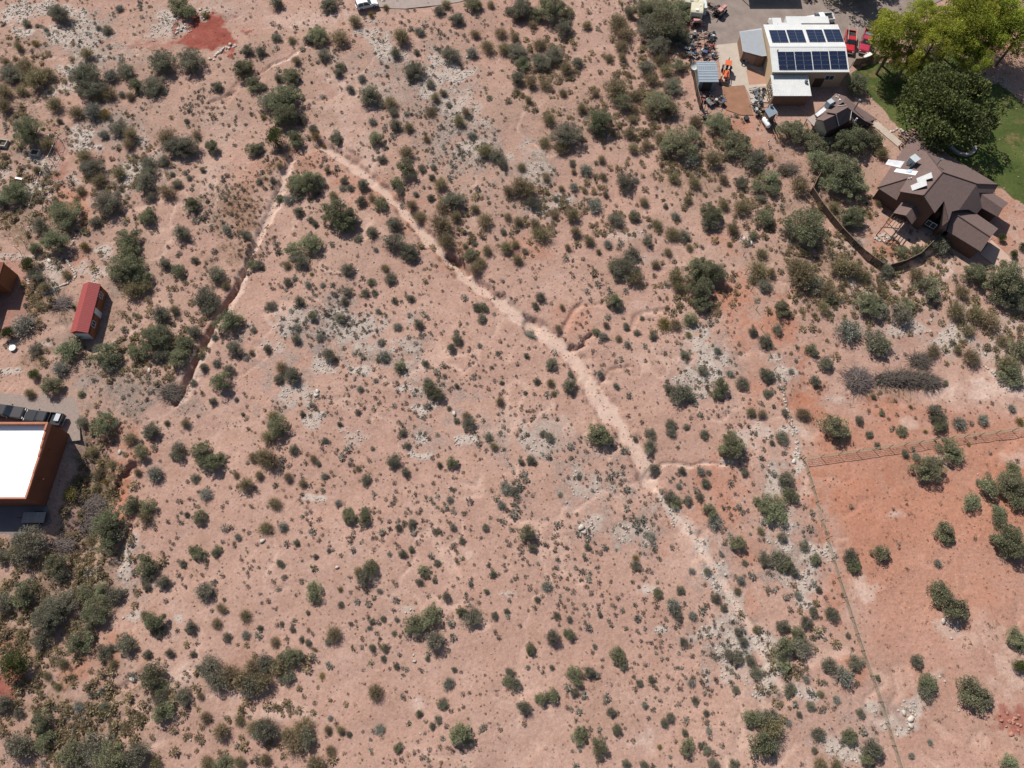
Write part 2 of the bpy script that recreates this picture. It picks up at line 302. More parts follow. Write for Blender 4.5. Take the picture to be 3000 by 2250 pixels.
PALE = [(2880, 1140, 130, 40, .9), (2760, 1150, 90, 34, .6), (2950, 1120, 90, 50, .8), (2830, 900, 60, 30, .7), (2360, 1270, 30, 24, .9), (2670, 1250, 40, 26, .6), (2525, 1740, 44, 36, .8), (2620, 1508, 20, 10, .8), (1640, 1250, 40, 30, .6), (1890, 2170, 46, 30, .8), (1230, 2065, 26, 18, .8), (1380, 1630, 30, 20, .7), (530, 1975, 50, 40, .6), (2970, 1960, 90, 110, .5), (2860, 1880, 120, 60, .4), (800, 2080, 120, 30, .5), (700, 2040, 60, 40, .5), (1050, 270, 110, 80, .4), (1000, 400, 60, 60, .4), (640, 430, 60, 130, .3), (620, 520, 40, 130, .35), (1080, 450, 60, 60, .4), (2990, 1340, 60, 30, .5), (1850, 900, 60, 30, .4), (600, 20, 120, 30, .3), (850, 60, 160, 30, .45), (1010, 50, 60, 20, .5), (350, 150, 100, 60, .2), (2960, 560, 30, 20, .2), (2730, 840, 30, 60, .7, 30), (2770, 790, 20, 50, .8, 25)]
mk = {k: blobs(L, PX, PY, WN1, WN2, s) for k, L, s in (('white', WHITE, .5), ('orange', ORANGE, .9), ('grey', GREY, .9), ('litter', LITTER, .9), ('brick', BRICK, .3), ('lawn', LAWN, .35), ('pale', PALE, .8))}
wash = np.zeros(XX.shape)
for pts, half, sx in ((MAIN[:11], .62, 0), (MAIN[9:19], 1.1, 0), (MAIN[18:], .42, 0), (LEFT[:8], .8, 0), (LEFT[7:], .4, 1.2), ([(905, 130), (870, 150), (845, 172), (795, 190)], .35, .4), (GUL[13][0], .2, 0)):
    wp = world_pts(pts); xs = [p[0] for p in wp]; ys = [p[1] for p in wp]
    bi = np.where((GX > min(xs) - 6) & (GX < max(xs) + 6))[0]; bj = np.where((GY > min(ys) - 6) & (GY < max(ys) + 6))[0]
    sl = np.s_[bj[0]:bj[-1] + 1, bi[0]:bi[-1] + 1]
    d = poly_dist(XX[sl] - sx, YY[sl], wp) + (WN2[sl] - .5) * 1.6 * half + (WN1[sl] - .5) * 1.5 * half
    wash[sl] = np.maximum(wash[sl], 1 - sstep(half * .75, half * 1.35, d))
mk['wash'] = wash
lp = world_pts([(2480, 218), (2570, 182), (2640, 200), (2700, 165), (2800, 150), (2860, 215), (2945, 260), (3000, 300), (3120, 660), (2985, 600), (2925, 555), (2850, 520), (2760, 440), (2680, 385), (2640, 392), (2590, 330), (2530, 250)])
ld = poly_dist(XX, YY, lp + lp[:1]); ld = np.where(inside(XX, YY, lp), ld, -ld)
mk['lawn'] = sstep(-.6, .8, ld + (WN1 - .5) * 3 + (WN2 - .5) * 1.2)
opl = world_pts([(2345, 1185), (2460, 1165), (2700, 1185), (3200, 1175), (3200, 2300), (2640, 2300), (2521, 1907), (2453, 1694), (2390, 1473), (2352, 1347)])
od = sstep(-1.0, 4.5, np.where(inside(XX, YY, opl), 1, -1) * poly_dist(XX, YY, opl + opl[:1]) + (WN1 - .5) * 6)
op = inside(PX, PY, [(2345, 1185), (2460, 1165), (2700, 1185), (3200, 1175), (3200, 2300), (2640, 2300), (2521, 1907), (2453, 1694), (2390, 1473), (2352, 1347)])
of = od * np.clip(.8 - np.maximum(0, PY - 1500) / 800, .18, 1) * np.clip(.35 + 1.1 * WN3, 0, 1) * (.7 + .5 * WN1)
mk['orange'] = np.maximum(mk['orange'] * np.where(op, .8, 1), np.clip(of, 0, 1))
mk['white'] *= 1 - mk['lawn']; mk['orange'] *= 1 - mk['lawn']
nj, ni = XX.shape
ii = np.arange(ni * nj).reshape(nj, ni)
F = np.stack([ii[:-1, :-1], ii[:-1, 1:], ii[1:, 1:], ii[1:, :-1]], -1).reshape(-1, 4)
gme = npmesh('ground', np.stack([XX, YY, GZ], -1).reshape(-1, 3), F, None, smooth=True)
def cattr(nm, a, b, c, d):
    at = gme.attributes.new(nm, 'FLOAT_COLOR', 'POINT')
    at.data.foreach_set('color', np.stack([a, b, c, d], -1).astype(np.float32).ravel())
cattr('ma', mk['wash'], mk['white'], mk['orange'], mk['grey'])
TAN = [(500, 300, 600, 420, 1), (1500, 300, 600, 380, .9), (2100, 500, 400, 400, .9), (200, 900, 350, 400, .9), (150, 1700, 300, 400, .8), (1250, 700, 500, 200, .5), (2450, 800, 400, 220, .7), (2700, 350, 400, 300, .8), (400, 2050, 400, 200, .5)]
STONY = [(960, 970, 190, 90, 1), (830, 1080, 90, 130, .9), (1130, 1030, 130, 70, .8), (1330, 1190, 130, 60, .7, 30), (1440, 1280, 110, 60, .6, 30), (1320, 330, 90, 170, .9, -25), (1400, 440, 90, 80, .8), (1250, 230, 120, 90, .6), (1130, 150, 90, 60, .7), (240, 130, 110, 90, .9), (400, 510, 90, 70, .8), (330, 390, 90, 70, .6), (1550, 470, 80, 90, .8), (1590, 590, 90, 40, .7), (1720, 1430, 130, 90, .7), (1850, 1560, 120, 60, .6), (2080, 1060, 90, 90, .8), (2010, 1140, 80, 50, .6), (2100, 1680, 80, 120, .8, -30), (2150, 1880, 130, 90, .8), (2310, 1620, 80, 150, .9, -15), (2260, 1960, 60, 110, .7), (2580, 2090, 130, 70, .5), (2290, 1080, 60, 70, .6), (2270, 1390, 50, 70, .8), (380, 1680, 40, 110, .7), (1230, 1290, 110, 60, .5), (2430, 2180, 130, 40, .7), (600, 30, 200, 40, .3), (1580, 1300, 90, 70, .7), (130, 480, 70, 60, .6), (2790, 980, 120, 60, .5), (2560, 960, 90, 90, .4)]
zc = np.zeros(XX.shape)
cattr('mc', blobs(TAN, PX, PY, WN3, WN1, 1.0), blobs(STONY, PX, PY, WN1, WN2, .9) * (1 - mk['lawn']), RILL, zc)
cattr('mb', mk['brick'], mk['lawn'], mk['litter'], mk['pale'])
def ground_mat():
    m, n, l, b = newmat('desert_soil')
    tc = n.new('ShaderNodeTexCoord')
    def noise(s, d=6, r=.6, off=0):
        mp = n.new('ShaderNodeMapping'); mp.inputs['Location'].default_value = (off, off * .7, 0); l.new(tc.outputs['Object'], mp.inputs[0])
        x = n.new('ShaderNodeTexNoise'); x.inputs['Scale'].default_value = s; x.inputs['Detail'].default_value = d; x.inputs['Roughness'].default_value = r
        l.new(mp.outputs[0], x.inputs['Vector']); return x.outputs['Fac']
    def ramp(f, a, b_):
        x = n.new('ShaderNodeMapRange'); x.inputs[1].default_value = a; x.inputs[2].default_value = b_; l.new(f, x.inputs[0]); return x.outputs[0]
    def math_(op, a, b_):
        x = n.new('ShaderNodeMath'); x.operation = op; x.use_clamp = True
        for i, v in enumerate((a, b_)):
            if isinstance(v, (int, float)): x.inputs[i].default_value = v
            else: l.new(v, x.inputs[i])
        return x.outputs[0]
    def mix(f, c0, c1):
        x = n.new('ShaderNodeMix'); x.data_type = 'RGBA'
        if isinstance(f, (int, float)): x.inputs[0].default_value = f
        else: l.new(f, x.inputs[0])
        for i, c in ((6, c0), (7, c1)):
            if isinstance(c, tuple): x.inputs[i].default_value = c
            else: l.new(c, x.inputs[i])
        return x.outputs[2]
    def attr(nm):
        a = n.new('ShaderNodeAttribute'); a.attribute_name = nm
        s = n.new('ShaderNodeSeparateColor'); l.new(a.outputs['Color'], s.inputs[0])
        return s.outputs[0], s.outputs[1], s.outputs[2], a.outputs['Alpha']
    wash_, white, orange, grey = attr('ma'); brick, lawn, litter, pale = attr('mb'); tan_, stony, rill, _u = attr('mc')
    big = noise(.045, 5, .6); mid = noise(.35, 7, .65, 13); fine = noise(2.2, 8, .72, 5); grit = noise(7.0, 4, .7, 2)
    c = mix(ramp(big, .38, .64), A(192, 155, 139), A(201, 167, 151))
    c = mix(ramp(mid, .35, .7), c, A(185, 147, 129))
    c = mix(math_('MULTIPLY', tan_, .85), c, mix(ramp(mid, .35, .68), A(168, 138, 121), A(183, 153, 137)))
    c = mix(math_('MULTIPLY', rill, .55), c, A(222, 188, 170))
    c = mix(math_('MULTIPLY', orange, ramp(noise(.12, 6, .65, 33), -.25, .35)), c, mix(ramp(mid, .3, .7), A(187, 122, 94), A(194, 134, 107)))
    c = mix(math_('MULTIPLY', pale, ramp(mid, .1, .5)), c, A(218, 190, 175))
    c = mix(math_('MULTIPLY', grey, ramp(fine, .2, .5)), c, mix(ramp(grit, .4, .6), A(126, 110, 101), A(170, 152, 140)))
    spk = noise(3.6, 5, .75, 77)
    st_ = mix(ramp(spk, .44, .6), A(144, 128, 118), A(188, 173, 163))
    c = mix(math_('MULTIPLY', stony, ramp(noise(.8, 7, .7, 19), .28, .46)), c, st_)
    c = mix(math_('MULTIPLY', litter, ramp(fine, .2, .55)), c, mix(ramp(mid, .35, .65), A(112, 92, 74), A(148, 124, 98)))
    c = mix(math_('MULTIPLY', wash_, ramp(mid, 0.0, .5)), c, mix(ramp(fine, .35, .65), A(212, 178, 160), A(226, 199, 183)))
    wp = math_('MULTIPLY', white, ramp(noise(1.1, 8, .75, 3), .33, .5))
    c = mix(wp, c, mix(ramp(fine, .35, .65), A(196, 178, 164), A(222, 208, 197)))
    c = mix(brick, c, mix(ramp(mid, .35, .65), A(150, 80, 68), A(170, 98, 84)))
    gl = mix(ramp(noise(.18, 6, .6, 8), .35, .65), A(66, 84, 40), A(98, 108, 58))
    gl = mix(ramp(noise(.3, 7, .68, 44), .54, .68), gl, A(136, 118, 82))
    c = mix(ramp(math_('ADD', lawn, math_('MULTIPLY', math_('SUBTRACT', fine, .5), .6)), .35, .65), c, gl)
    # grit and pebbles
    def val(c0, f, a, b_, lo, hi):
        h = n.new('ShaderNodeHueSaturation'); x = n.new('ShaderNodeMapRange'); x.inputs[1].default_value = a; x.inputs[2].default_value = b_; x.inputs[3].default_value = lo; x.inputs[4].default_value = hi
        l.new(f, x.inputs[0]); l.new(x.outputs[0], h.inputs['Value']); l.new(c0, h.inputs['Color']); return h.outputs[0]
    c = val(c, fine, .32, .68, 1.16, .80)
    c = val(c, noise(5.5, 5, .7, 29), .3, .7, 1.10, .86)
    c = val(c, noise(.09, 5, .6, 57), .3, .7, 1.06, .92)
    vo = n.new('ShaderNodeTexVoronoi'); vo.inputs['Scale'].default_value = 2.1; l.new(tc.outputs['Object'], vo.inputs['Vector'])
    dot = math_('MULTIPLY', ramp(vo.outputs['Distance'], .16, .08), ramp(noise(.25, 4, .6, 61), .5, .66))
    c = mix(math_('MULTIPLY', dot, .75), c, A(226, 210, 200))
    v2 = n.new('ShaderNodeTexVoronoi'); v2.inputs['Scale'].default_value = 1.25; l.new(tc.outputs['Object'], v2.inputs['Vector'])
    dk = math_('MULTIPLY', ramp(v2.outputs['Distance'], .24, .1), ramp(noise(.2, 4, .6, 91), .32, .52))
    c = mix(math_('MULTIPLY', dk, .8), c, A(120, 92, 76))
    l.new(c, b.inputs['Base Color']); b.inputs['Roughness'].default_value = .95; b.inputs['Specular IOR Level'].default_value = .1
    bp = n.new('ShaderNodeBump'); bp.inputs['Strength'].default_value = .6; bp.inputs['Distance'].default_value = .12
    l.new(fine, bp.inputs['Height'])
    b2 = n.new('ShaderNodeBump'); b2.inputs['Strength'].default_value = .5; b2.inputs['Distance'].default_value = .35
    l.new(mid, b2.inputs['Height']); l.new(bp.outputs[0], b2.inputs['Normal']); l.new(b2.outputs[0], b.inputs['Normal'])
    return m
gme.materials.append(ground_mat())
ground = link(bpy.data.objects.new('ground', gme)); ground['kind'] = 'structure'
def sample(name, px, py):
    p = [pix(a, b) for a, b in zip(px, py)]
    i = np.clip(np.searchsorted(GX, [q.x for q in p]), 0, ni - 1); j = np.clip(np.searchsorted(GY, [q.y for q in p]), 0, nj - 1)
    return mk[name][j, i]
# paved sheets
def sheet(name, pts, m, z):
    q = [pix(x, y) for x, y in pts]
    o = MB().prism([(p.x, p.y) for p in q], z - .25, z).build(name, m); o['kind'] = 'structure'; return o
asph = mat('worn_asphalt', A(150, 134, 124), .9, var=.22, scale=.35, bump=.3)
conc = mat('pale_concrete', A(200, 184, 168), .85, var=.1, scale=.6, bump=.15)
grav = mat('grey_gravel', A(160, 142, 132), .95, var=.16, scale=3, bump=.5, bscale=9)
sheet('driveway', [(1930, -95), (3000, -95), (2800, -20), (2640, 60), (2600, 110), (2566, 150), (2536, 172), (2500, 182), (2478, 215), (2270, 215), (2225, 118), (2165, 127), (2098, 134), (2078, 98), (2045, 60), (2010, 30)], asph, .11)
sheet('concrete_yard', [(2098, 133), (2168, 126), (2235, 118), (2262, 216), (2262, 300), (2205, 301), (2180, 251), (2117, 256), (2108, 190)], conc, .13)
sheet('dirt_pad', [(2117, 256), (2180, 251), (2207, 338), (2170, 338), (2126, 322)], mat('raked_dirt', A(160, 116, 90), .95, var=.16, scale=.7, bump=.4), .115)
sheet('red_paving', [(2192, 196), (2246, 226), (2248, 246), (2194, 250), (2186, 210)], mat('red_paver', A(186, 142, 120), .9, var=.1), .136)
sheet('gravel_road', [(1085, -60), (1100, 8), (1106, 20), (1150, 25), (1185, 26), (1240, 20), (1300, 14), (1345, 6), (1420, -14), (1500, -60)], mat('road_gravel', A(172, 156, 146), .95, var=.14, scale=1.2, bump=.4, bscale=9), .06)
sheet('gravel_drive', [(-160, 1150), (0, 1152), (90, 1160), (160, 1135), (225, 1090), (262, 1105), (250, 1150), (232, 1200), (236, 1290), (150, 1300), (-160, 1260)], grav, .08)
sheet('rear_driveway', [(-160, 1470), (140, 1480), (150, 1530), (75, 1566), (6, 1570), (-160, 1575)], mat('rear_asphalt', A(132, 122, 122), .9, var=.12, scale=.5, bump=.3), .08)
sheet('garage_driveway', [(2870, 745), (2904, 704), (2975, 770), (3060, 840), (3010, 900), (2930, 790)], mat('drive_concrete', A(208, 176, 158), .9, var=.08, scale=.5), .1)
sheet('garden_path', [(2561, 360), (2572, 358), (2642, 418), (2631, 432), (2560, 372)], conc, .14)
sheet('patio', [(2588, 675), (2625, 640), (2780, 690), (2700, 770), (2622, 705)], mat('patio_stone', A(202, 166, 148), .9, var=.1, scale=.8), .12)
# ------------------------------------------------------------------ plants
def unit(v): return v / (np.linalg.norm(v, axis=-1, keepdims=True) + 1e-9)
def leaf_arrays(C, D, L, W):
    n = len(C); S = unit(np.cross(D, rng.normal(size=(n, 3))))
    L = np.broadcast_to(np.asarray(L), (n,))[:, None]; W = np.broadcast_to(np.asarray(W), (n,))[:, None]
    V = np.stack([C - D * L * .5, C + S * W * .5, C + D * L * .5, C - S * W * .5], 1).reshape(-1, 3)
    return V, np.arange(n * 4).reshape(n, 4)
def crown(nl, ncl, hz, rc=(.26, .42), leaf=.075, asp=2.2, spread=.72, up=.25, radial=.7, hole=.0, flat=.75):
    """leafy dome of radius 1 and height hz made of uneven clumps"""
    cl = []
    while len(cl) < ncl:
        a = rng.uniform(0, 2 * math.pi); r = spread * math.sqrt(rng.uniform(0, 1)); z = rng.uniform(.25, .85) * hz * math.sqrt(max(0.05, 1 - (r / 1.05) ** 2)) 
        cl.append((r * math.cos(a), r * math.sin(a), z, rng.uniform(*rc), rng.uniform(0, 1)))
    cl = np.array(cl); k = rng.integers(0, ncl, nl) if not hole else rng.choice(ncl, nl)
    d = unit(rng.normal(size=(nl, 3))); d[:, 2] = np.where(rng.uniform(size=nl) < .7, np.abs(d[:, 2]), d[:, 2])
    rr = cl[k, 3] * (.55 + .5 * rng.uniform(size=nl) ** .5) * (1 + (rng.uniform(size=nl) < .08) * rng.uniform(0, .5, nl))
    C = cl[k, :3] + d * rr[:, None] * np.array([1, 1, flat])
    C[:, 2] = np.maximum(C[:, 2], .04)
    D = unit(d * radial + rng.normal(size=(nl, 3)) * .6 + np.array([0, 0, up]))
    s = leaf * rng.uniform(.6, 1.35, nl)
    V, F = leaf_arrays(C, D, s * asp * .7, s)
    q = np.clip(.5 * cl[k, 4] + .5 * rng.uniform(size=nl), 0, 1)
    return V, F, q, cl
def stems(cl, r0=.05, n=8):
    m = MB()
    for c in cl[:n]:
        mid = Vector((c[0] * .35 + rng.normal() * .05, c[1] * .35 + rng.normal() * .05, c[2] * .5))
        m.tube((c[0] * .06, c[1] * .06, -.08), mid, r0, r0 * .6, 5); m.tube(mid, (c[0], c[1], c[2]), r0 * .6, r0 * .15, 4)
    return m
def spikes(n, hz, wd=.028, lo=.3, fine=3, base=.12, leaf=.06):
    """fountain of twigs with small leaves, as creosote shows from above"""
    a = rng.uniform(0, 2 * math.pi, n); t = rng.uniform(.0, 1, n) ** .6; ln = rng.uniform(.7, 1.08, n)
    tip = np.stack([np.cos(a) * t * ln, np.sin(a) * t * ln, hz * np.sqrt(np.maximum(.08, 1 - (t * .92) ** 2)) * rng.uniform(.7, 1.1, n)], -1)
    b0 = np.stack([np.cos(a), np.sin(a), np.zeros(n)], -1) * (base * rng.uniform(0, 1, n))[:, None]
    D = tip - b0; L = np.linalg.norm(D, axis=1); C = b0 + D * .55
    V, F = leaf_arrays(C, unit(D), L * .9, np.full(n, wd)); q = rng.uniform(0, .35, n)
    nl = n * fine; k = rng.integers(0, n, nl); u = rng.uniform(.45, 1.02, nl)
    C2 = b0[k] + D[k] * u[:, None] + rng.normal(size=(nl, 3)) * .05; C2[:, 2] = np.maximum(C2[:, 2], .03)
    s = leaf * rng.uniform(.6, 1.4, nl)
    V2, F2 = leaf_arrays(C2, unit(unit(D[k]) + rng.normal(size=(nl, 3)) * .6), s * 1.8, s)
    return np.concatenate([V, V2]), np.concatenate([F, F2 + len(V)]), np.concatenate([q, rng.uniform(.3, 1, nl)])
bark = mat('grey_bark', A(120, 104, 92), .95, var=.2, scale=4)
def LF(n, d, l_, k=1.3, **kw): return leafmat(n, A(*d, k), A(*l_, k), **kw)
LM = {'M': LF('mesquite_leaf', (94, 86, 72), (136, 141, 108), 2.1, trans=.42),
      'D': LF('dark_leaf', (98, 90, 80), (130, 130, 110), 2.1, trans=.42),
      'C': LF('creosote_leaf', (106, 94, 78), (144, 132, 100), 2.0, trans=.42),
      'G': LF('grey_leaf', (104, 98, 92), (146, 147, 132), 1.95),
      'O': LF('olive_leaf', (110, 94, 60), (158, 140, 84), 1.55),
      'L': LF('pale_green_leaf', (110, 106, 86), (156, 162, 126), 1.85, trans=.42),
      'J': LF('juniper_leaf', (54, 62, 36), (104, 116, 62), 1.2),
      'P': LF('cactus_green', (84, 86, 64), (126, 126, 92), 1.5),
      'Y': LF('pine_needle', (86, 92, 34), (176, 178, 74), 1.75, trans=.45),
      'B': LF('broadleaf', (46, 52, 32), (106, 114, 62), 1.4)}
HZ = {'M': 1.15, 'D': 1.0, 'C': 1.0, 'G': .85, 'O': .9, 'L': 1.2, 'J': 1.5, 'P': .8}
VAR = {}
def twiggy(c, hz, n):
    V, F, q, cl = c; V2, F2, q2 = spikes(n, hz, .018, fine=2, leaf=.042)
    return np.concatenate([V, V2]), np.concatenate([F, F2 + len(V)]), np.concatenate([q, q2]), cl
def variants(T):
    global rng
    out = []
    for i in range(7 if T in 'MDC' else 4):
        hz = HZ[T]
        if T in 'M': V, F, q, cl = twiggy(crown(3400, 26, hz, leaf=.05, asp=2.6, spread=.8, rc=(.14, .34)), hz, 240)
        elif T == 'L': V, F, q, cl = twiggy(crown(2900, 24, hz, leaf=.048, asp=2.8, spread=.82, rc=(.12, .32)), hz, 260)
        elif T == 'D':
            V, F, q, cl = twiggy(crown(2000, 20, hz, leaf=.05, asp=2.6, spread=.76, rc=(.14, .36)), hz, 420)
        elif T == 'J': V, F, q, cl = crown(6000, 18, hz, leaf=.05, asp=1.8, spread=.52, rc=(.36, .5), up=.7, flat=1)
        elif T in 'CO':
            V, F, q = spikes(420 if T == 'C' else 300, hz, .018, fine=4, leaf=.043)
            cl = np.array([[math.cos(a) * .5, math.sin(a) * .5, hz * .7, .2, 0] for a in rng.uniform(0, 6.28, 9)])
        elif T == 'G':
            V, F, q = spikes(360, hz, .022, fine=4, leaf=.05, base=.25)
            cl = np.array([[math.cos(a) * .5, math.sin(a) * .5, hz * .6, .2, 0] for a in rng.uniform(0, 6.28, 6)])
        elif T == 'P':
            n = 26; a = rng.uniform(0, 6.28, n); r = rng.uniform(.1, .8, n)
            C = np.stack([np.cos(a) * r, np.sin(a) * r, rng.uniform(.15, .7, n)], -1); D = unit(C * np.array([1, 1, .5]) + rng.normal(size=(n, 3)) * .3)
            V, F = leaf_arrays(C, D, np.full(n, .6), np.full(n, .34)); q = rng.uniform(0, 1, n); cl = np.array([[x, y, z, .1, 0] for x, y, z in C[:6]])
        fol = npmesh('foliage', V, F, LM[T], q)
        stm = stems(cl, .045 if T in 'MLJ' else .03, 9 if T in 'MLD' else 6).mesh('stems', bark)
        out.append((fol, stm))
    VAR[T] = out
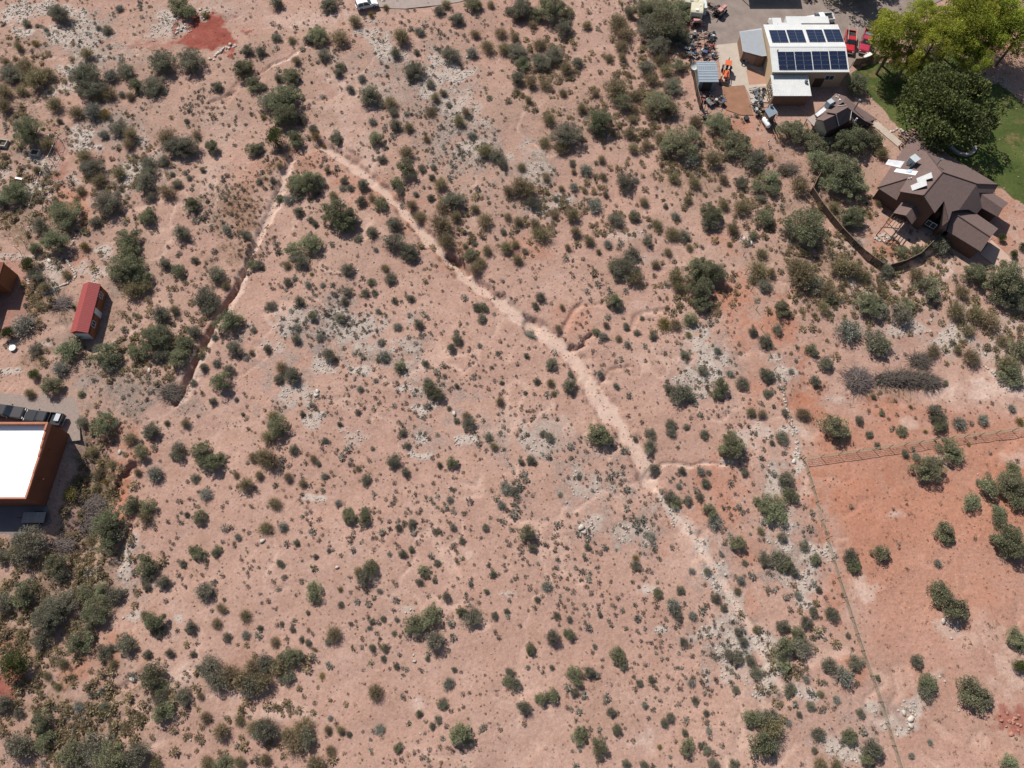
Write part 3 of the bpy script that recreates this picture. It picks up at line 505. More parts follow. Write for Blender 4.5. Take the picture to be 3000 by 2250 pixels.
TILES = {
(0, 0): "D 385 90 75,G 770 48 35,D 690 190 40,G 635 178 25,C 120 300 38,D 170 150 30,G 240 165 20,G 298 190 20,O 225 275 32,C 35 395 35,C 155 415 65,D 60 470 70,C 230 510 85,C 305 480 60,C 130 580 50,C 20 590 60,C 25 690 55,D 545 490 108,D 590 560 88,G 715 490 55,D 815 455 60,C 345 670 72,C 490 725 65,G 600 720 70,O 680 740 42,M 875 550 55,D 985 545 78,D 1050 395 86,D 1235 385 100,M 1155 30 70,M 1210 80 60,O 1330 92 34,M 1575 440 82,M 1635 540 60,D 1600 320 45,D 1410 560 40,C 700 600 62,C 840 620 45,G 790 610 30,D 765 830 70,C 850 870 58,C 830 930 50,G 670 870 42,C 1075 880 82,D 1190 940 100,D 1130 945 80,C 1270 870 40,M 1370 950 56,M 1640 970 50,L 180 850 105,C 300 930 60,C 545 1010 60,D 590 1080 80,C 640 1160 72,C 770 1120 60,D 960 1050 60,D 1060 1040 45,D 940 1190 82,D 960 1110 60,D 980 1270 42,C 1080 1240 70,D 1140 1190 45,D 690 1310 108,C 520 1230 50,M 960 1390 60,M 1235 1320 65,D 1170 1500 76,M 820 1540 90,M 835 1615 78,M 400 1370 122,L 360 1560 92,D 250 1460 60,M 220 1610 50,L 80 1240 102,D 20 1310 50,O 550 1600 40,D 620 1440 50,C 240 1100 36,G 1460 1480 42,D 1310 1100 28,G 1225 1150 28,D 1115 1125 22,D 1210 780 24,D 385 785 22,D 1590 1520 48,C 560 350 55,C 640 620 50",
(1, 0): "D 130 10 50,D 480 20 70,O 840 45 30,O 745 95 32,C 640 130 66,D 130 240 36,D 25 330 40,C 230 255 36,L 400 225 76,D 340 250 45,C 540 240 80,D 435 360 50,C 260 390 40,C 940 235 80,G 1060 200 50,D 1180 65 45,C 1230 25 45,D 1305 115 62,M 1400 20 60,C 1440 35 42,C 1520 25 36,D 1645 70 36,C 1420 215 46,C 1585 210 52,C 1500 300 70,G 1400 340 50,C 1610 310 62,D 1258 345 78,D 1040 335 30,D 900 345 46,D 1025 450 86,M 545 425 40,D 535 472 38,M 215 490 70,D 140 505 36,D 45 560 30,M 185 620 122,D 95 660 86,M 180 740 96,G 685 505 40,G 610 575 40,D 735 615 86,C 870 660 70,D 815 670 36,D 885 720 42,G 755 785 38,D 910 810 52,C 990 825 46,C 1130 720 50,O 1105 900 34,M 785 900 56,D 520 890 60,J 130 905 70,M 250 895 66,D 365 830 36,O 385 880 45,O 440 945 26,D 25 960 50,D 815 1030 40,C 975 985 66,M 980 1090 82,M 915 1180 50,D 930 1230 40,D 1070 1085 36,D 1130 540 42,C 1160 630 46,C 1215 600 36,C 1315 780 66,C 1360 730 46,G 1400 880 46,C 1480 970 82,D 1570 1010 74,D 1600 1060 46,C 1640 1240 60,M 340 1180 96,M 260 1185 68,D 260 1250 62,D 400 1170 70,M 150 1290 36,G 210 1290 46,D 690 1200 50,D 565 1170 36,G 560 1215 32,G 610 1215 32,C 500 1265 46,D 680 1300 52,M 810 1320 56,C 750 1280 36,M 530 1380 116,M 570 1440 92,D 275 1370 44,D 355 1420 28,D 380 1445 32,D 900 1450 82,D 755 1505 50,D 885 1570 86,G 775 1615 28,D 990 1620 76,D 665 1540 34,C 1195 1190 70,D 1285 1300 92,C 1200 1340 60,C 1010 1325 50,C 1060 1400 62,C 1200 1450 118,C 1230 1560 92,C 1290 1400 62,C 1480 1420 82,C 1420 1350 42,L 350 1570 102,L 240 1620 70,C 1355 1590 36,D 1415 1575 25,M 1390 1640 56,C 1495 1620 50,C 1620 1600 62,D 1600 1500 32,C 1630 1400 46,D 1130 1280 34,G 1035 1255 30,D 1140 1145 32,D 1150 1080 28,O 45 755 30,D 290 770 46,C 150 1070 36,C 460 1100 36,D 105 1170 30,D 20 1170 30",
(2, 0): "M 255 45 102,D 60 50 92,C 40 100 60,M 160 85 60,M 370 75 42,C 355 110 40,D 335 180 76,C 135 155 40,C 485 160 44,C 20 240 46,D 40 330 80,M 60 410 60,C 180 280 66,D 190 390 82,D 280 350 82,C 350 440 66,D 430 400 50,D 30 510 70,C 120 530 62,C 215 540 56,C 330 600 42,C 30 590 38,C 105 645 40,C 690 140 92,C 730 210 72,C 710 290 66,C 715 370 46,C 630 370 46,D 760 80 42,M 850 60 92,M 950 40 102,M 1080 60 92,D 900 170 102,M 1010 160 122,D 1090 240 84,D 950 290 92,C 960 370 72,C 1000 450 72,L 1080 415 66,D 870 450 66,C 900 510 60,D 1040 550 86,M 960 660 112,C 900 720 70,C 1030 700 82,C 680 570 110,M 710 660 76,C 540 600 42,C 800 610 62,C 790 700 56,C 755 480 32,C 780 770 42,C 455 705 50,M 570 790 100,D 550 830 72,C 240 770 62,D 350 870 116,C 210 920 56,C 320 950 72,C 760 860 56,C 785 960 50,C 870 935 46,M 1110 910 136,C 960 890 62,G 1160 1040 66,C 1190 780 66,L 1340 790 96,M 1450 920 116,D 1570 1040 82,D 1600 1000 62,C 1300 1030 82,D 1480 1180 52,C 1370 1160 46,C 580 1030 40,G 480 1100 60,D 390 1055 30,C 400 1110 28,C 590 1140 42,C 1050 1150 56,C 1180 1180 66,C 970 1060 28,D 730 1180 82,G 800 1165 34,C 50 1200 106,C 110 1230 92,D 130 1310 62,C 220 1140 46,C 60 1080 46,C 320 1220 30,G 400 1210 42,C 470 1230 32,C 605 1255 30,G 285 1290 30,C 390 1390 70,G 535 1330 66,C 855 1305 50,D 675 1420 76,M 790 1395 50,G 1060 1400 44,D 995 1335 26,C 1140 1290 46,M 1290 1390 112,D 1280 1450 76,C 1370 1320 62,C 1490 1340 82,C 1430 1480 62,L 1600 1200 70,L 1640 1410 72,D 1620 1280 42,C 940 1450 52,C 1040 1510 66,D 1110 1520 56,D 880 1560 46,C 1150 1600 36,C 190 1510 92,C 40 1430 50,C 410 1500 62,C 500 1560 56,G 620 1580 42,C 360 1600 38,C 560 1630 32,D 780 1640 62,C 1010 1630 46,C 270 1380 46,C 150 1450 62,L 1560 1520 42,C 1620 1640 62,C 1410 1580 26,D 80 1620 28,C 20 1580 46",
(3, 0): "L 570 540 92,L 160 850 102,M 310 920 96,M 570 900 108,M 480 915 84,M 665 895 84,L 345 1040 96,L 480 1110 140,L 560 1190 120,C 210 1200 92,C 110 1100 46,L 20 1150 66,L 40 1230 62,M 540 1410 92,M 250 1480 138,C 20 1440 46,G 575 1570 42,D 1110 1570 82,M 970 1630 56,C 740 990 56,J 1515 1540 30,J 1595 1645 30,J 1650 1600 26,O 15 1020 32,O 660 1390 34,C 720 1310 36,L 870 1640 42,C 430 1340 60,C 350 1330 50,D 150 1500 80,L 420 1180 90",
(0, 1): "J 190 60 50,D 215 110 50,D 250 140 46,C 290 200 50,C 430 120 46,M 820 70 120,D 760 100 72,M 900 130 92,C 860 220 82,C 935 205 62,D 1070 50 50,M 1150 95 58,D 1260 25 36,D 1410 130 72,C 1460 190 46,D 1320 260 92,D 1355 310 82,L 1475 415 96,D 1035 370 86,C 1130 350 46,M 1000 540 112,M 880 620 66,D 1050 500 82,D 1260 490 62,M 1200 570 62,M 1155 660 76,D 1040 640 72,D 1520 590 70,M 1640 50 42,G 145 445 86,J 55 505 44,L 440 605 84,M 680 640 86,D 705 690 80,G 385 730 66,M 330 835 76,J 215 765 40,C 190 890 42,M 525 890 26,C 260 660 26,C 250 335 30,C 320 320 26,J 480 335 15,D 230 600 50,G 1400 690 42,D 1480 735 46,M 1430 820 82,D 1310 650 28,D 1320 720 38,D 1380 940 30,D 1250 820 28,G 1530 928 22,C 1630 625 30,D 1575 1025 18,D 1640 480 28,G 1390 525 30,M 670 1090 96,D 530 1075 46,D 970 1130 70,C 840 1180 66,M 905 1270 62,G 1000 1410 72,D 1150 1260 76,M 1310 1280 86,M 1370 1350 76,M 1420 1310 46,G 1330 1540 50,D 1260 1440 36,M 850 1610 62,M 960 1620 62,C 1080 1080 26,C 1200 1080 42,C 890 1400 34,O 450 1545 60,C 600 1260 46,C 1590 1480 66,C 1640 1300 46,C 1530 1420 32,C 640 1400 50,C 720 1350 46,O 680 1460 40,C 620 1500 40",
(1, 1): "D 285 25 76,C 200 55 42,D 20 50 46,D 590 90 56,C 835 75 40,D 870 140 60,D 1005 15 56,C 1420 80 62,C 1450 40 62,D 205 165 36,G 250 145 30,G 335 185 36,G 430 185 28,O 360 115 25,M 745 165 32,D 710 235 44,D 765 235 32,D 590 235 48,D 570 290 36,D 895 285 30,D 1005 275 38,G 790 355 32,D 280 290 50,M 365 385 42,D 540 400 52,D 90 320 48,D 1055 440 48,G 915 455 44,G 265 460 40,G 410 525 44,D 260 540 42,D 75 600 38,D 470 635 62,O 520 670 26,G 810 555 42,G 830 650 56,O 790 670 32,M 935 715 48,D 1095 695 36,D 1310 540 46,D 1265 590 42,D 1430 330 46,D 1460 400 50,M 1475 330 40,D 240 770 76,C 165 720 56,D 150 790 46,G 675 860 32,M 1130 850 66,M 1170 900 62,D 1110 810 42,D 660 1010 28,C 1580 940 48,D 1380 1080 60,D 1300 1065 28,C 1360 1030 42,M 140 1100 92,C 110 1040 62,C 80 1170 72,C 85 1320 92,C 45 1300 82,C 20 1420 42,D 890 1330 66,D 965 1400 42,M 1275 1340 55,D 1190 1350 30,C 1540 1230 42,D 1510 1170 40,C 370 1310 42,D 400 1345 28,C 300 1470 46,C 205 1430 42,G 440 1425 32,D 710 1450 46,C 660 1375 32,G 1620 1500 62,G 1255 1580 38,G 530 1600 36,C 120 1600 62,M 590 1650 40,M 710 1655 40,G 1590 1610 46,D 240 1255 44,D 450 1190 28,G 755 1245 24,D 980 1230 28,D 1250 985 22,D 950 1140 36,D 540 1090 22,D 300 1025 28,G 775 805 25,D 1300 840 24,D 1590 820 22,G 1450 580 28",
(2, 1): "C 35 20 50,D 735 70 108,C 670 60 72,C 800 140 82,C 930 50 46,M 1200 90 128,M 1310 110 118,M 1220 220 100,M 1230 300 74,C 1060 130 86,C 1080 200 62,C 1600 80 92,C 1560 150 50,D 1640 180 62,D 185 260 46,D 150 320 34,C 325 330 34,L 655 280 68,D 685 320 56,C 300 465 36,G 120 510 62,C 610 445 38,M 545 490 34,G 590 520 46,C 690 530 36,D 740 450 34,G 745 570 38,D 810 495 32,D 915 520 34,O 985 435 70,C 1060 440 56,M 1160 410 56,O 1145 510 32,D 1120 640 42,D 840 400 22,G 1330 610 34,D 1230 740 52,D 260 695 56,D 370 840 72,C 250 820 42,D 160 810 36,D 380 760 32,D 90 645 26,C 270 890 34,D 1080 880 86,D 1140 900 62,D 1020 860 50,M 1350 850 62,M 1330 900 42,D 1500 820 56,G 1415 760 38,D 1640 550 56,D 1560 490 42,D 1640 770 60,D 1650 890 36,G 675 840 36,G 570 760 36,D 240 1165 48,D 200 1150 32,L 550 1160 86,M 600 1190 68,D 895 1150 50,D 890 1230 62,D 1030 1140 46,D 1030 1090 42,D 800 1185 28,D 1250 1150 40,M 1420 1220 112,G 1470 1250 90,D 925 1375 48,D 1100 1390 40,G 1225 1395 40,G 1275 1400 30,D 1255 1475 44,D 1020 1560 56,M 1060 1590 46,D 1140 1580 46,D 1220 1560 44,L 1280 1650 56,D 1510 1395 40,C 1550 1010 44,C 1620 1020 42,D 1130 1105 30,D 60 1335 30,D 125 1320 40,D 15 1520 40,G 430 1430 26,G 1080 1490 26,M 1590 1590 34,M 1640 1620 50,G 310 1545 24,D 85 885 22",
(3, 1): "C 20 110 50,C 220 120 128,C 180 60 82,D 300 170 92,C 390 230 86,M 400 265 50,C 360 330 62,C 480 60 110,C 560 90 82,M 85 340 70,D 65 475 46,C 630 130 62,M 660 300 102,D 720 340 76,D 870 380 82,L 900 310 62,L 1045 190 86,D 1070 260 62,C 960 120 70,D 760 90 62,M 1350 120 86,L 1530 160 138,M 1590 200 120,D 1600 280 92,C 1260 230 56,C 1220 350 76,C 1350 370 92,C 1440 420 76,C 1300 480 56,C 1520 540 60,M 1640 610 82,C 1560 700 76,M 1570 750 82,D 1600 790 56,G 530 480 110,D 700 560 92,M 740 580 72,M 290 610 56,D 370 690 60,D 305 810 48,C 1075 610 66,C 1230 600 46,C 1320 650 72,C 230 1020 66,M 430 1110 96,D 470 1150 62,D 590 1065 34,D 655 1155 34,M 870 1130 46,O 925 975 20,D 1100 1020 74,M 1110 1080 62,G 1245 1080 60,G 1395 1060 50,M 740 1015 22,M 685 910 20,M 1185 1260 86,M 1040 1370 124,D 890 1280 34,G 960 1300 42,D 710 1225 28,D 100 1175 54,D 25 1205 26,D 105 1010 34,D 35 970 20,D 110 1450 72,M 150 1550 62,L 60 1600 90,L 1450 1490 106,M 1600 1480 120,L 1580 1380 72,M 1620 1580 82,L 1320 1600 72,G 1370 1460 30,D 10 570 42,D 10 780 56,G 150 745 34,O 1635 1070 36,G 1580 985 34,O 1020 1135 20,O 1300 1220 20,M 1155 820 22,D 12 885 28,L 1490 1650 50",
(0, 2): "D 170 220 112,C 120 240 82,M 365 350 72,D 400 410 56,D 20 290 50,M 705 80 106,M 700 210 76,D 735 130 82,M 150 520 76,D 25 590 66,D 370 620 112,D 300 700 112,D 260 830 76,M 550 520 56,L 650 500 52,D 730 540 76,M 620 640 106,M 590 700 72,M 945 330 72,D 960 400 62,D 950 480 36,D 1060 450 56,M 1285 270 56,M 1255 240 36,D 1185 330 28,M 1400 250 38,D 1320 520 66,M 1350 510 36,M 1010 710 76,D 1040 770 46,C 940 670 42,D 1235 745 46,M 510 850 76,D 820 850 76,D 670 910 56,D 720 880 36,D 955 920 40,D 1100 915 34,D 1250 920 24,C 730 985 36,J 105 980 86,M 990 1050 90,M 1040 1150 50,D 1040 1210 60,M 1050 1300 76,D 1185 1190 62,C 1295 1190 34,C 1430 620 46,C 1585 670 50,C 1400 720 42,D 1470 810 34,G 1590 795 36,D 1350 1000 82,D 1400 1080 86,C 1480 1050 82,C 1560 1090 92,C 1640 1000 72,D 1640 1120 82,C 1330 1330 46,C 1430 1420 76,C 1550 1350 50,C 1640 1400 62,G 505 1265 44,M 270 1360 76,D 680 1260 36,M 280 1480 62,D 130 1530 96,M 470 1580 82,D 620 1540 100,M 730 1620 112,D 890 1560 92,C 1000 1630 62,D 20 1240 62,D 120 1300 32,C 1340 1620 50,M 1440 1640 62,C 1550 1620 46,M 1290 30 56,D 1210 12 26,C 400 980 50,C 300 1060 32,C 370 1130 30,O 490 400 20,O 490 275 22,C 940 30 60,G 1540 160 36,C 580 180 50",
(1, 2): "C 60 100 60,G 175 95 46,M 600 30 60,M 700 40 60,D 260 200 26,G 470 248 22,D 385 288 22,D 150 330 34,P 370 360 32,P 745 980 24,P 630 880 24,P 985 1370 20,M 745 365 58,C 665 390 56,D 710 430 60,M 375 515 76,O 545 500 26,D 950 270 38,M 1005 240 26,D 1010 70 40,D 920 100 34,D 1275 100 34,D 1170 125 30,D 1485 105 32,D 1335 185 30,P 1335 300 20,D 1175 330 30,L 1090 385 50,D 1065 455 36,D 1155 440 24,D 1535 400 34,G 1390 465 26,D 1230 545 34,D 1495 515 26,D 1400 670 78,M 1330 640 42,M 1130 680 88,M 1020 740 76,D 1150 840 86,D 1110 950 24,C 500 790 66,G 465 840 30,C 120 840 50,M 245 930 66,D 180 960 62,C 150 1000 82,D 50 980 82,C 40 1100 86,D 200 1060 62,C 770 1165 68,O 425 1060 30,M 830 880 34,D 755 880 26,G 1245 1110 52,D 1205 1240 44,D 1180 1345 32,D 1140 1385 26,M 1055 1305 26,G 800 1405 44,M 1325 1440 92,D 1370 1480 52,M 920 1520 32,D 70 1400 96,C 30 1380 62,C 300 1400 92,C 250 1500 92,D 330 1470 82,C 200 1440 62,C 480 1545 44,C 390 1640 92,C 55 1600 50,C 465 1410 36,C 545 1410 40,D 600 1440 26,M 1630 1100 46,D 1640 1030 36,G 480 1335 22,D 235 760 26,D 295 825 24,D 335 845 26,D 750 710 26,D 820 690 26,G 735 750 24,D 335 650 20,D 25 750 26,D 165 725 22,O 380 890 22,G 910 695 24,D 1545 670 32,D 1625 640 24,D 910 995 24,D 1285 1020 24,D 825 950 24,D 895 785 22,G 800 510 26,D 545 600 26",
(2, 2): "M 95 140 70,D 130 230 42,D 485 225 30,G 900 155 44,O 800 295 34,D 800 340 42,G 225 480 48,G 1315 60 76,M 1465 205 58,D 1640 310 52,D 1650 20 32,C 1610 120 36,D 260 815 70,M 370 790 44,M 115 885 42,M 690 930 68,D 720 990 46,G 1040 600 74,M 945 520 38,D 1090 505 34,G 1170 670 42,D 1070 660 52,M 410 1070 70,D 500 1030 50,D 405 1170 36,M 245 1190 64,M 185 1210 46,D 80 1265 56,D 260 1005 24,M 440 1440 56,M 560 1520 66,M 680 1405 40,D 640 1295 42,D 825 1110 32,D 900 1085 32,G 1480 440 40,C 1460 510 36,D 1320 560 46,D 1370 620 32,D 1500 840 42,D 1400 920 46,D 1460 950 52,D 1550 970 40,D 1590 1040 50,D 1450 1150 30,M 1555 1340 62,D 1620 1340 62,M 1610 1510 92,M 1135 1530 54,O 955 1520 26,D 1265 1545 34,G 1275 1415 30,D 1120 1430 30,D 1020 1330 36,D 990 1370 34,D 860 1640 36,D 735 1630 32,D 1300 1635 42,D 1440 1640 42,D 1260 1300 26,G 860 1250 30,D 1185 1220 30,D 15 1110 44,D 290 670 30,G 370 690 34,D 1110 840 34,D 570 665 22,C 1580 760 32,G 1165 380 30,D 1265 380 30,D 1510 330 24,D 160 565 24,G 1360 275 26,D 1465 780 36,G 1165 1110 32,D 1220 1510 24,G 535 870 22",
(3, 2): "M 50 20 82,D 60 300 72,M 110 330 60,D 170 390 42,D 235 220 42,M 305 310 46,D 95 160 46,D 530 280 60,M 560 340 66,M 730 270 68,M 1140 120 74,M 1170 170 52,G 1100 330 42,M 1570 180 126,M 1500 40 56,D 1610 230 92,M 1130 530 98,M 1200 610 100,D 1260 650 60,L 1600 800 76,M 1640 860 52,J 1630 990 52,D 405 655 56,D 250 710 56,D 90 740 56,M 190 790 52,M 100 880 76,D 230 870 76,L 100 980 62,D 400 990 56,G 490 1060 82,D 570 980 62,D 960 960 58,M 1035 1100 76,D 1030 1170 80,M 1340 1170 106,D 1400 1230 60,M 710 1075 26,D 140 1150 44,G 250 1085 36,D 275 1255 40,G 445 1215 30,D 605 1305 34,D 320 1440 52,M 530 1450 50,D 670 1530 82,M 640 1600 50,C 30 1400 80,D 20 1500 72,D 30 1330 52,G 130 1365 30,C 340 1630 50,C 440 1640 46,L 1560 1630 56,G 1050 1490 26,D 200 1310 22,C 340 1175 30,D 300 1540 22,G 930 1580 30,G 195 540 34,D 290 640 42,D 330 500 30,D 520 800 20",
}
LANDM = [(612, 112, 'the brick-red dirt pad'), (1070, 20, 'the white parked SUV'), (250, 900, 'the red-roofed shed'), (60, 1350, 'the white flat-roofed building'), (100, 1510, 'the flatbed trailer'), (120, 1225, 'the dark parked pickups'), (60, 440, 'the concrete planter boxes'), (80, 640, 'the white rail fence'), (160, 780, 'the stone-edged white bed'), (370, 1165, 'the grey litter patch'),
 (808, 410, 'the pointed juniper'), (840, 275, 'the bush by gully head'), (590, 1030, 'the shaded left gully'), (770, 660, 'the pale left wash'), (360, 420, 'the bushes above left gully'), (240, 130, 'the top-left white rubble'), (390, 520, 'the left white outcrop'), (100, 230, 'the left edge bushes'), (1110, 130, 'the white rubble below the SUV'), (1330, 220, 'the upper white outcrop'), (1390, 420, 'the grey stony strip'), (1180, 600, 'the upper main wash'), (1020, 630, 'the rounded bush left of the main wash'), (1330, 700, 'the brown thicket on the wash bank'), (1650, 170, 'the upper-middle thicket'), (1930, 60, 'the trees left of the campers'), (1900, 280, 'the bushes left of the metal shed'), (1700, 400, 'the middle thicket'), (1560, 560, 'the pale stony slope'), (2005, 430, 'the round tree below the junk pile'), (2150, 410, 'the propane tank'), (1850, 640, 'the orange bare soil rise'), (2080, 630, 'the grey-green round tree'), (2250, 560, 'the path by the board fence'), (2480, 520, 'the trees inside the board fence'), (2520, 390, 'the small brown house'), (2740, 560, 'the large brown house'), (2900, 720, 'the garage driveway'), (2370, 850, 'the thicket below the board fence'), (2640, 880, 'the curved board fence bottom'), (2870, 900, 'the footpath on the right'), (2970, 830, 'the dense trees at right edge'), (2640, 1115, 'the grey brush pile'), (2510, 1115, 'the bleached brush heap'), (2450, 1250, 'the orange strip above the wire fence'), (2800, 1220, 'the right part of the wire fence'), (2350, 1345, 'the wire fence corner'), (2700, 1370, 'the round tree under the wire fence'), (2930, 1430, 'the right pasture trees'), (2790, 1560, 'the orange pasture'), (2790, 1770, 'the long pasture bush'), (2960, 1590, 'the right edge tree'), (2730, 2000, 'the pale pasture rocks'), (2900, 2040, 'the pasture bottom-right bush'), (2980, 1920, 'the dark round bush at right edge'), (2470, 1960, 'the lower wire fence'), (2330, 1650, 'the white rubble by the fence'), (2330, 1880, 'the bushes left of the lower fence'), (2420, 2190, 'the bottom rubble near the fence'),
 (2050, 1040, 'the white stones right of the wash'), (2000, 870, 'the large green thicket'), (1830, 850, 'the lone twiggy bush'), (1750, 1150, 'the wide pale wash'), (1640, 960, 'the bend of the pale wash'), (1760, 1290, 'the shadowed bush beside the wash'), (2150, 1300, 'the broad bush right of the wash'), (1910, 1410, 'the narrow end of the pale wash'), (2000, 1480, 'the cluster below the wash end'), (2100, 1650, 'the lower stony wash'), (2150, 1880, 'the lower white stones'), (1960, 1780, 'the grey round bush'), (1860, 1640, 'the yellow-tipped bush'), (1710, 1540, 'the pale boulder'), (1810, 1920, 'the twin-crowned bush'), (1640, 1900, 'the lower-middle bush group'), (1720, 2150, 'the pair at the bottom middle'), (2050, 2180, 'the bottom bare patch'), (1350, 2150, 'the wide bush near the bottom'), (1250, 1850, 'the three-lobed bush'), (1080, 1680, 'the two-toned bush'), (920, 1730, 'the round bush left of middle'), (1380, 1800, 'the bush right of three-lobed one'), (1040, 1520, 'the paired green bushes'), (980, 1850, 'the twiggy brown bush'), (740, 1960, 'the long brown thicket'), (880, 2150, 'the bottom-left brown clump'), (1100, 2020, 'the round brown bush'), (1280, 1620, 'the middle lower slope'), (1490, 1430, 'the grey bush left of the wash'), (1260, 1140, 'the paired bush on the stony strip'), (1220, 1260, 'the scattered white patches'), (1160, 1350, 'the dark bush under the white patches'), (810, 1240, 'the left green clump'), (790, 1350, 'the olive clump on the left slope'), (860, 1100, 'the dark bush in the white rubble'), (970, 1010, 'the rubble field'), (1130, 820, 'the upper rubble edge'), (1400, 930, 'the bush left of the wash bend'), (890, 770, 'the pale split bush'), (640, 1120, 'the round bush right of the gully'), (600, 1340, 'the clump below the litter patch'), (440, 1390, 'the grey bush beside the orange bank'), (320, 1540, 'the tall bush by the driveway'), (290, 1790, 'the paired trees at lower left'), (430, 1660, 'the bush in the stony gully'), (580, 1620, 'the green lower-left bush'), (450, 1970, 'the bush column at lower left'), (150, 1830, 'the big dark bush at left'), (50, 1950, 'the dense juniper'), (300, 2200, 'the bottom-left trees'), (640, 2140, 'the bottom twiggy pair'), (640, 1800, 'the lower-left bare slope')]
KIND = {'E': ('dark_mesquite', 'dark mesquite', 'bush'), 'M': ('mesquite_bush', 'green mesquite', 'bush'), 'D': ('dark_shrub', 'dark green shrub', 'shrub'), 'C': ('creosote_bush', 'olive creosote bush', 'bush'), 'G': ('grey_shrub', 'grey-green shrub', 'shrub'), 'O': ('olive_shrub', 'yellow-olive shrub', 'shrub'), 'L': ('pale_mesquite', 'pale green mesquite', 'bush'), 'J': ('juniper', 'dense dark juniper', 'juniper'), 'P': ('prickly_pear', 'spiny prickly pear clump', 'cactus')}
ORD = ['second', 'third', 'fourth', 'fifth', 'sixth', 'seventh', 'eighth', 'ninth', 'tenth']
def names(items):
    """items: dicts with px,py,T,s -> unique labels by landmark and order from the left"""
    g = {}
    for it in items:
        k = min(range(len(LANDM)), key=lambda i: (LANDM[i][0] - it['px']) ** 2 + (LANDM[i][1] - it['py']) ** 2)
        g.setdefault((k, it['K'], it['s']), []).append(it)
    for (k, T, s), L in g.items():
        L.sort(key=lambda i: i['px'])
        for i, it in enumerate(L):
            base = f"{s} {KIND[T][1]}"
            rel = f"near {LANDM[k][2]}"
            if len(L) == 1: it['label'] = f"{base} {rel}"
            else:
                o = ('left' if i == 0 else 'right') + ' one of two' if len(L) == 2 else 'leftmost' if i == 0 else 'rightmost' if i == len(L) - 1 else ORD[i - 1] + ' from left'
                it['label'] = f"{base} {rel}, {o}"
plants = []
for (tx, ty), s in TILES.items():
    for e in s.split(','):
        T, x, y, r = e.split(); px = tx * 750 + float(x) * 750 / 1659; py = ty * 750 + float(y) * 750 / 1659; rp = float(r) * 750 / 1659
        plants.append(dict(T=T, px=px, py=py, rp=rp))
for T in HZ: variants(T)
for T, nl, nt in (('M', 9500, 500), ('L', 8000, 520), ('D', 6500, 800)):      # finer leaves for the big crowns
    VAR[T + 'b'] = []
    for i in range(4):
        V, F, q, cl = crown(nl, 44, HZ[T], leaf=.031, asp=2.7, spread=.84, rc=(.1, .27)); V2, F2, q2 = spikes(nt, HZ[T], .011, fine=2, leaf=.028)
        VAR[T + 'b'].append((npmesh('foliage', np.concatenate([V, V2]), np.concatenate([F, F2 + len(V)]), LM[T], np.concatenate([q, q2])), stems(cl, .04, 14).mesh('stems', bark)))
occ = []
for it in plants:
    T = it['T']; p = pix(it['px'], it['py'])
    r = it['rp'] * (p - cam.location).length / FPX * (.8 if it['px'] > 2400 and it['py'] > 1330 and it['px'] > 2400 + (it['py'] - 1400) * .28 else .92)
    z = float(hgt(p.x, p.y)); hz = HZ[T] * r
    q = pix(it['px'], it['py'], z + hz * .45)
    it['r'] = r; it['q'] = q; it['s'] = 'tiny' if r < .85 else 'small' if r < 1.5 else 'medium' if r < 2.6 else 'large' if r < 4 else 'huge'
    it['K'] = 'E' if T == 'D' and r >= 1.5 else T
    occ.append((q.x, q.y, r))
names(plants)
def place(it):
    T = it['T']; r = it['r']; q = it['q']
    kd = KIND[it['K']]; vs = VAR[T + 'b'] if r > 2.5 and T + 'b' in VAR else VAR[T]; fol, stm = random.choice(vs)
    e = empty(kd[0], (q.x, q.y, float(hgt(q.x, q.y))), random.uniform(0, 6.28), it['label'], kd[2], kd[1] + 's on the open ground')
    e.scale = (r * random.uniform(.82, 1.15), r * random.uniform(.82, 1.15), r * random.uniform(.75, 1.15))
    link(bpy.data.objects.new('foliage', fol), e); link(bpy.data.objects.new('stems', stm), e)
for it in plants: place(it)
# --- uncountable small tufts and dry grass: density follows the ground they grow on
def scatter(n, dens, smin, smax, pw=2.0, avoid=True):
    O = np.array(occ); out = []; c = 0
    while c < n:
        x = rng.uniform(-108, 108, 8000); y = rng.uniform(-15, 137, 8000); px, py = topix(x, y)
        ok = (px > -90) & (px < 3090) & (py > -60) & (py < 2330); ok &= rng.uniform(size=8000) < dens(x, y, px, py)
        x = x[ok]; y = y[ok]
        ok = ~np.any((O[:, 0][None] - x[:, None]) ** 2 + (O[:, 1][None] - y[:, None]) ** 2 < (O[:, 2][None] * .8) ** 2, axis=1)
        out.append(np.stack([x[ok], y[ok], smin + (smax - smin) * rng.uniform(size=int(ok.sum())) ** pw], -1)); c += int(ok.sum())
    return np.concatenate(out)[:n]
def at_grid(a, x, y):
    return a[np.minimum(np.searchsorted(GY, y), nj - 1), np.minimum(np.searchsorted(GX, x), ni - 1)]
def novw(px, py, n=None):
    r = np.zeros(px.shape, bool)
    for p in NOV[:n]: r |= inside(px, py, p)
    return r
NOV = [[(2000, -60), (2640, -60), (2560, 180), (2480, 330), (2300, 340), (2200, 345), (2040, 320), (2030, 150)], [(-100, 1140), (230, 1090), (240, 1300), (150, 1600), (-100, 1580)], [(2330, 250), (2960, 330), (2960, 760), (2600, 620), (2400, 430)], [(170, 810), (350, 810), (310, 1020), (165, 1010)], [(-100, 760), (60, 760), (80, 960), (-100, 960)], [(1040, -60), (1400, -60), (1380, 10), (1200, 30), (1050, 40)]]
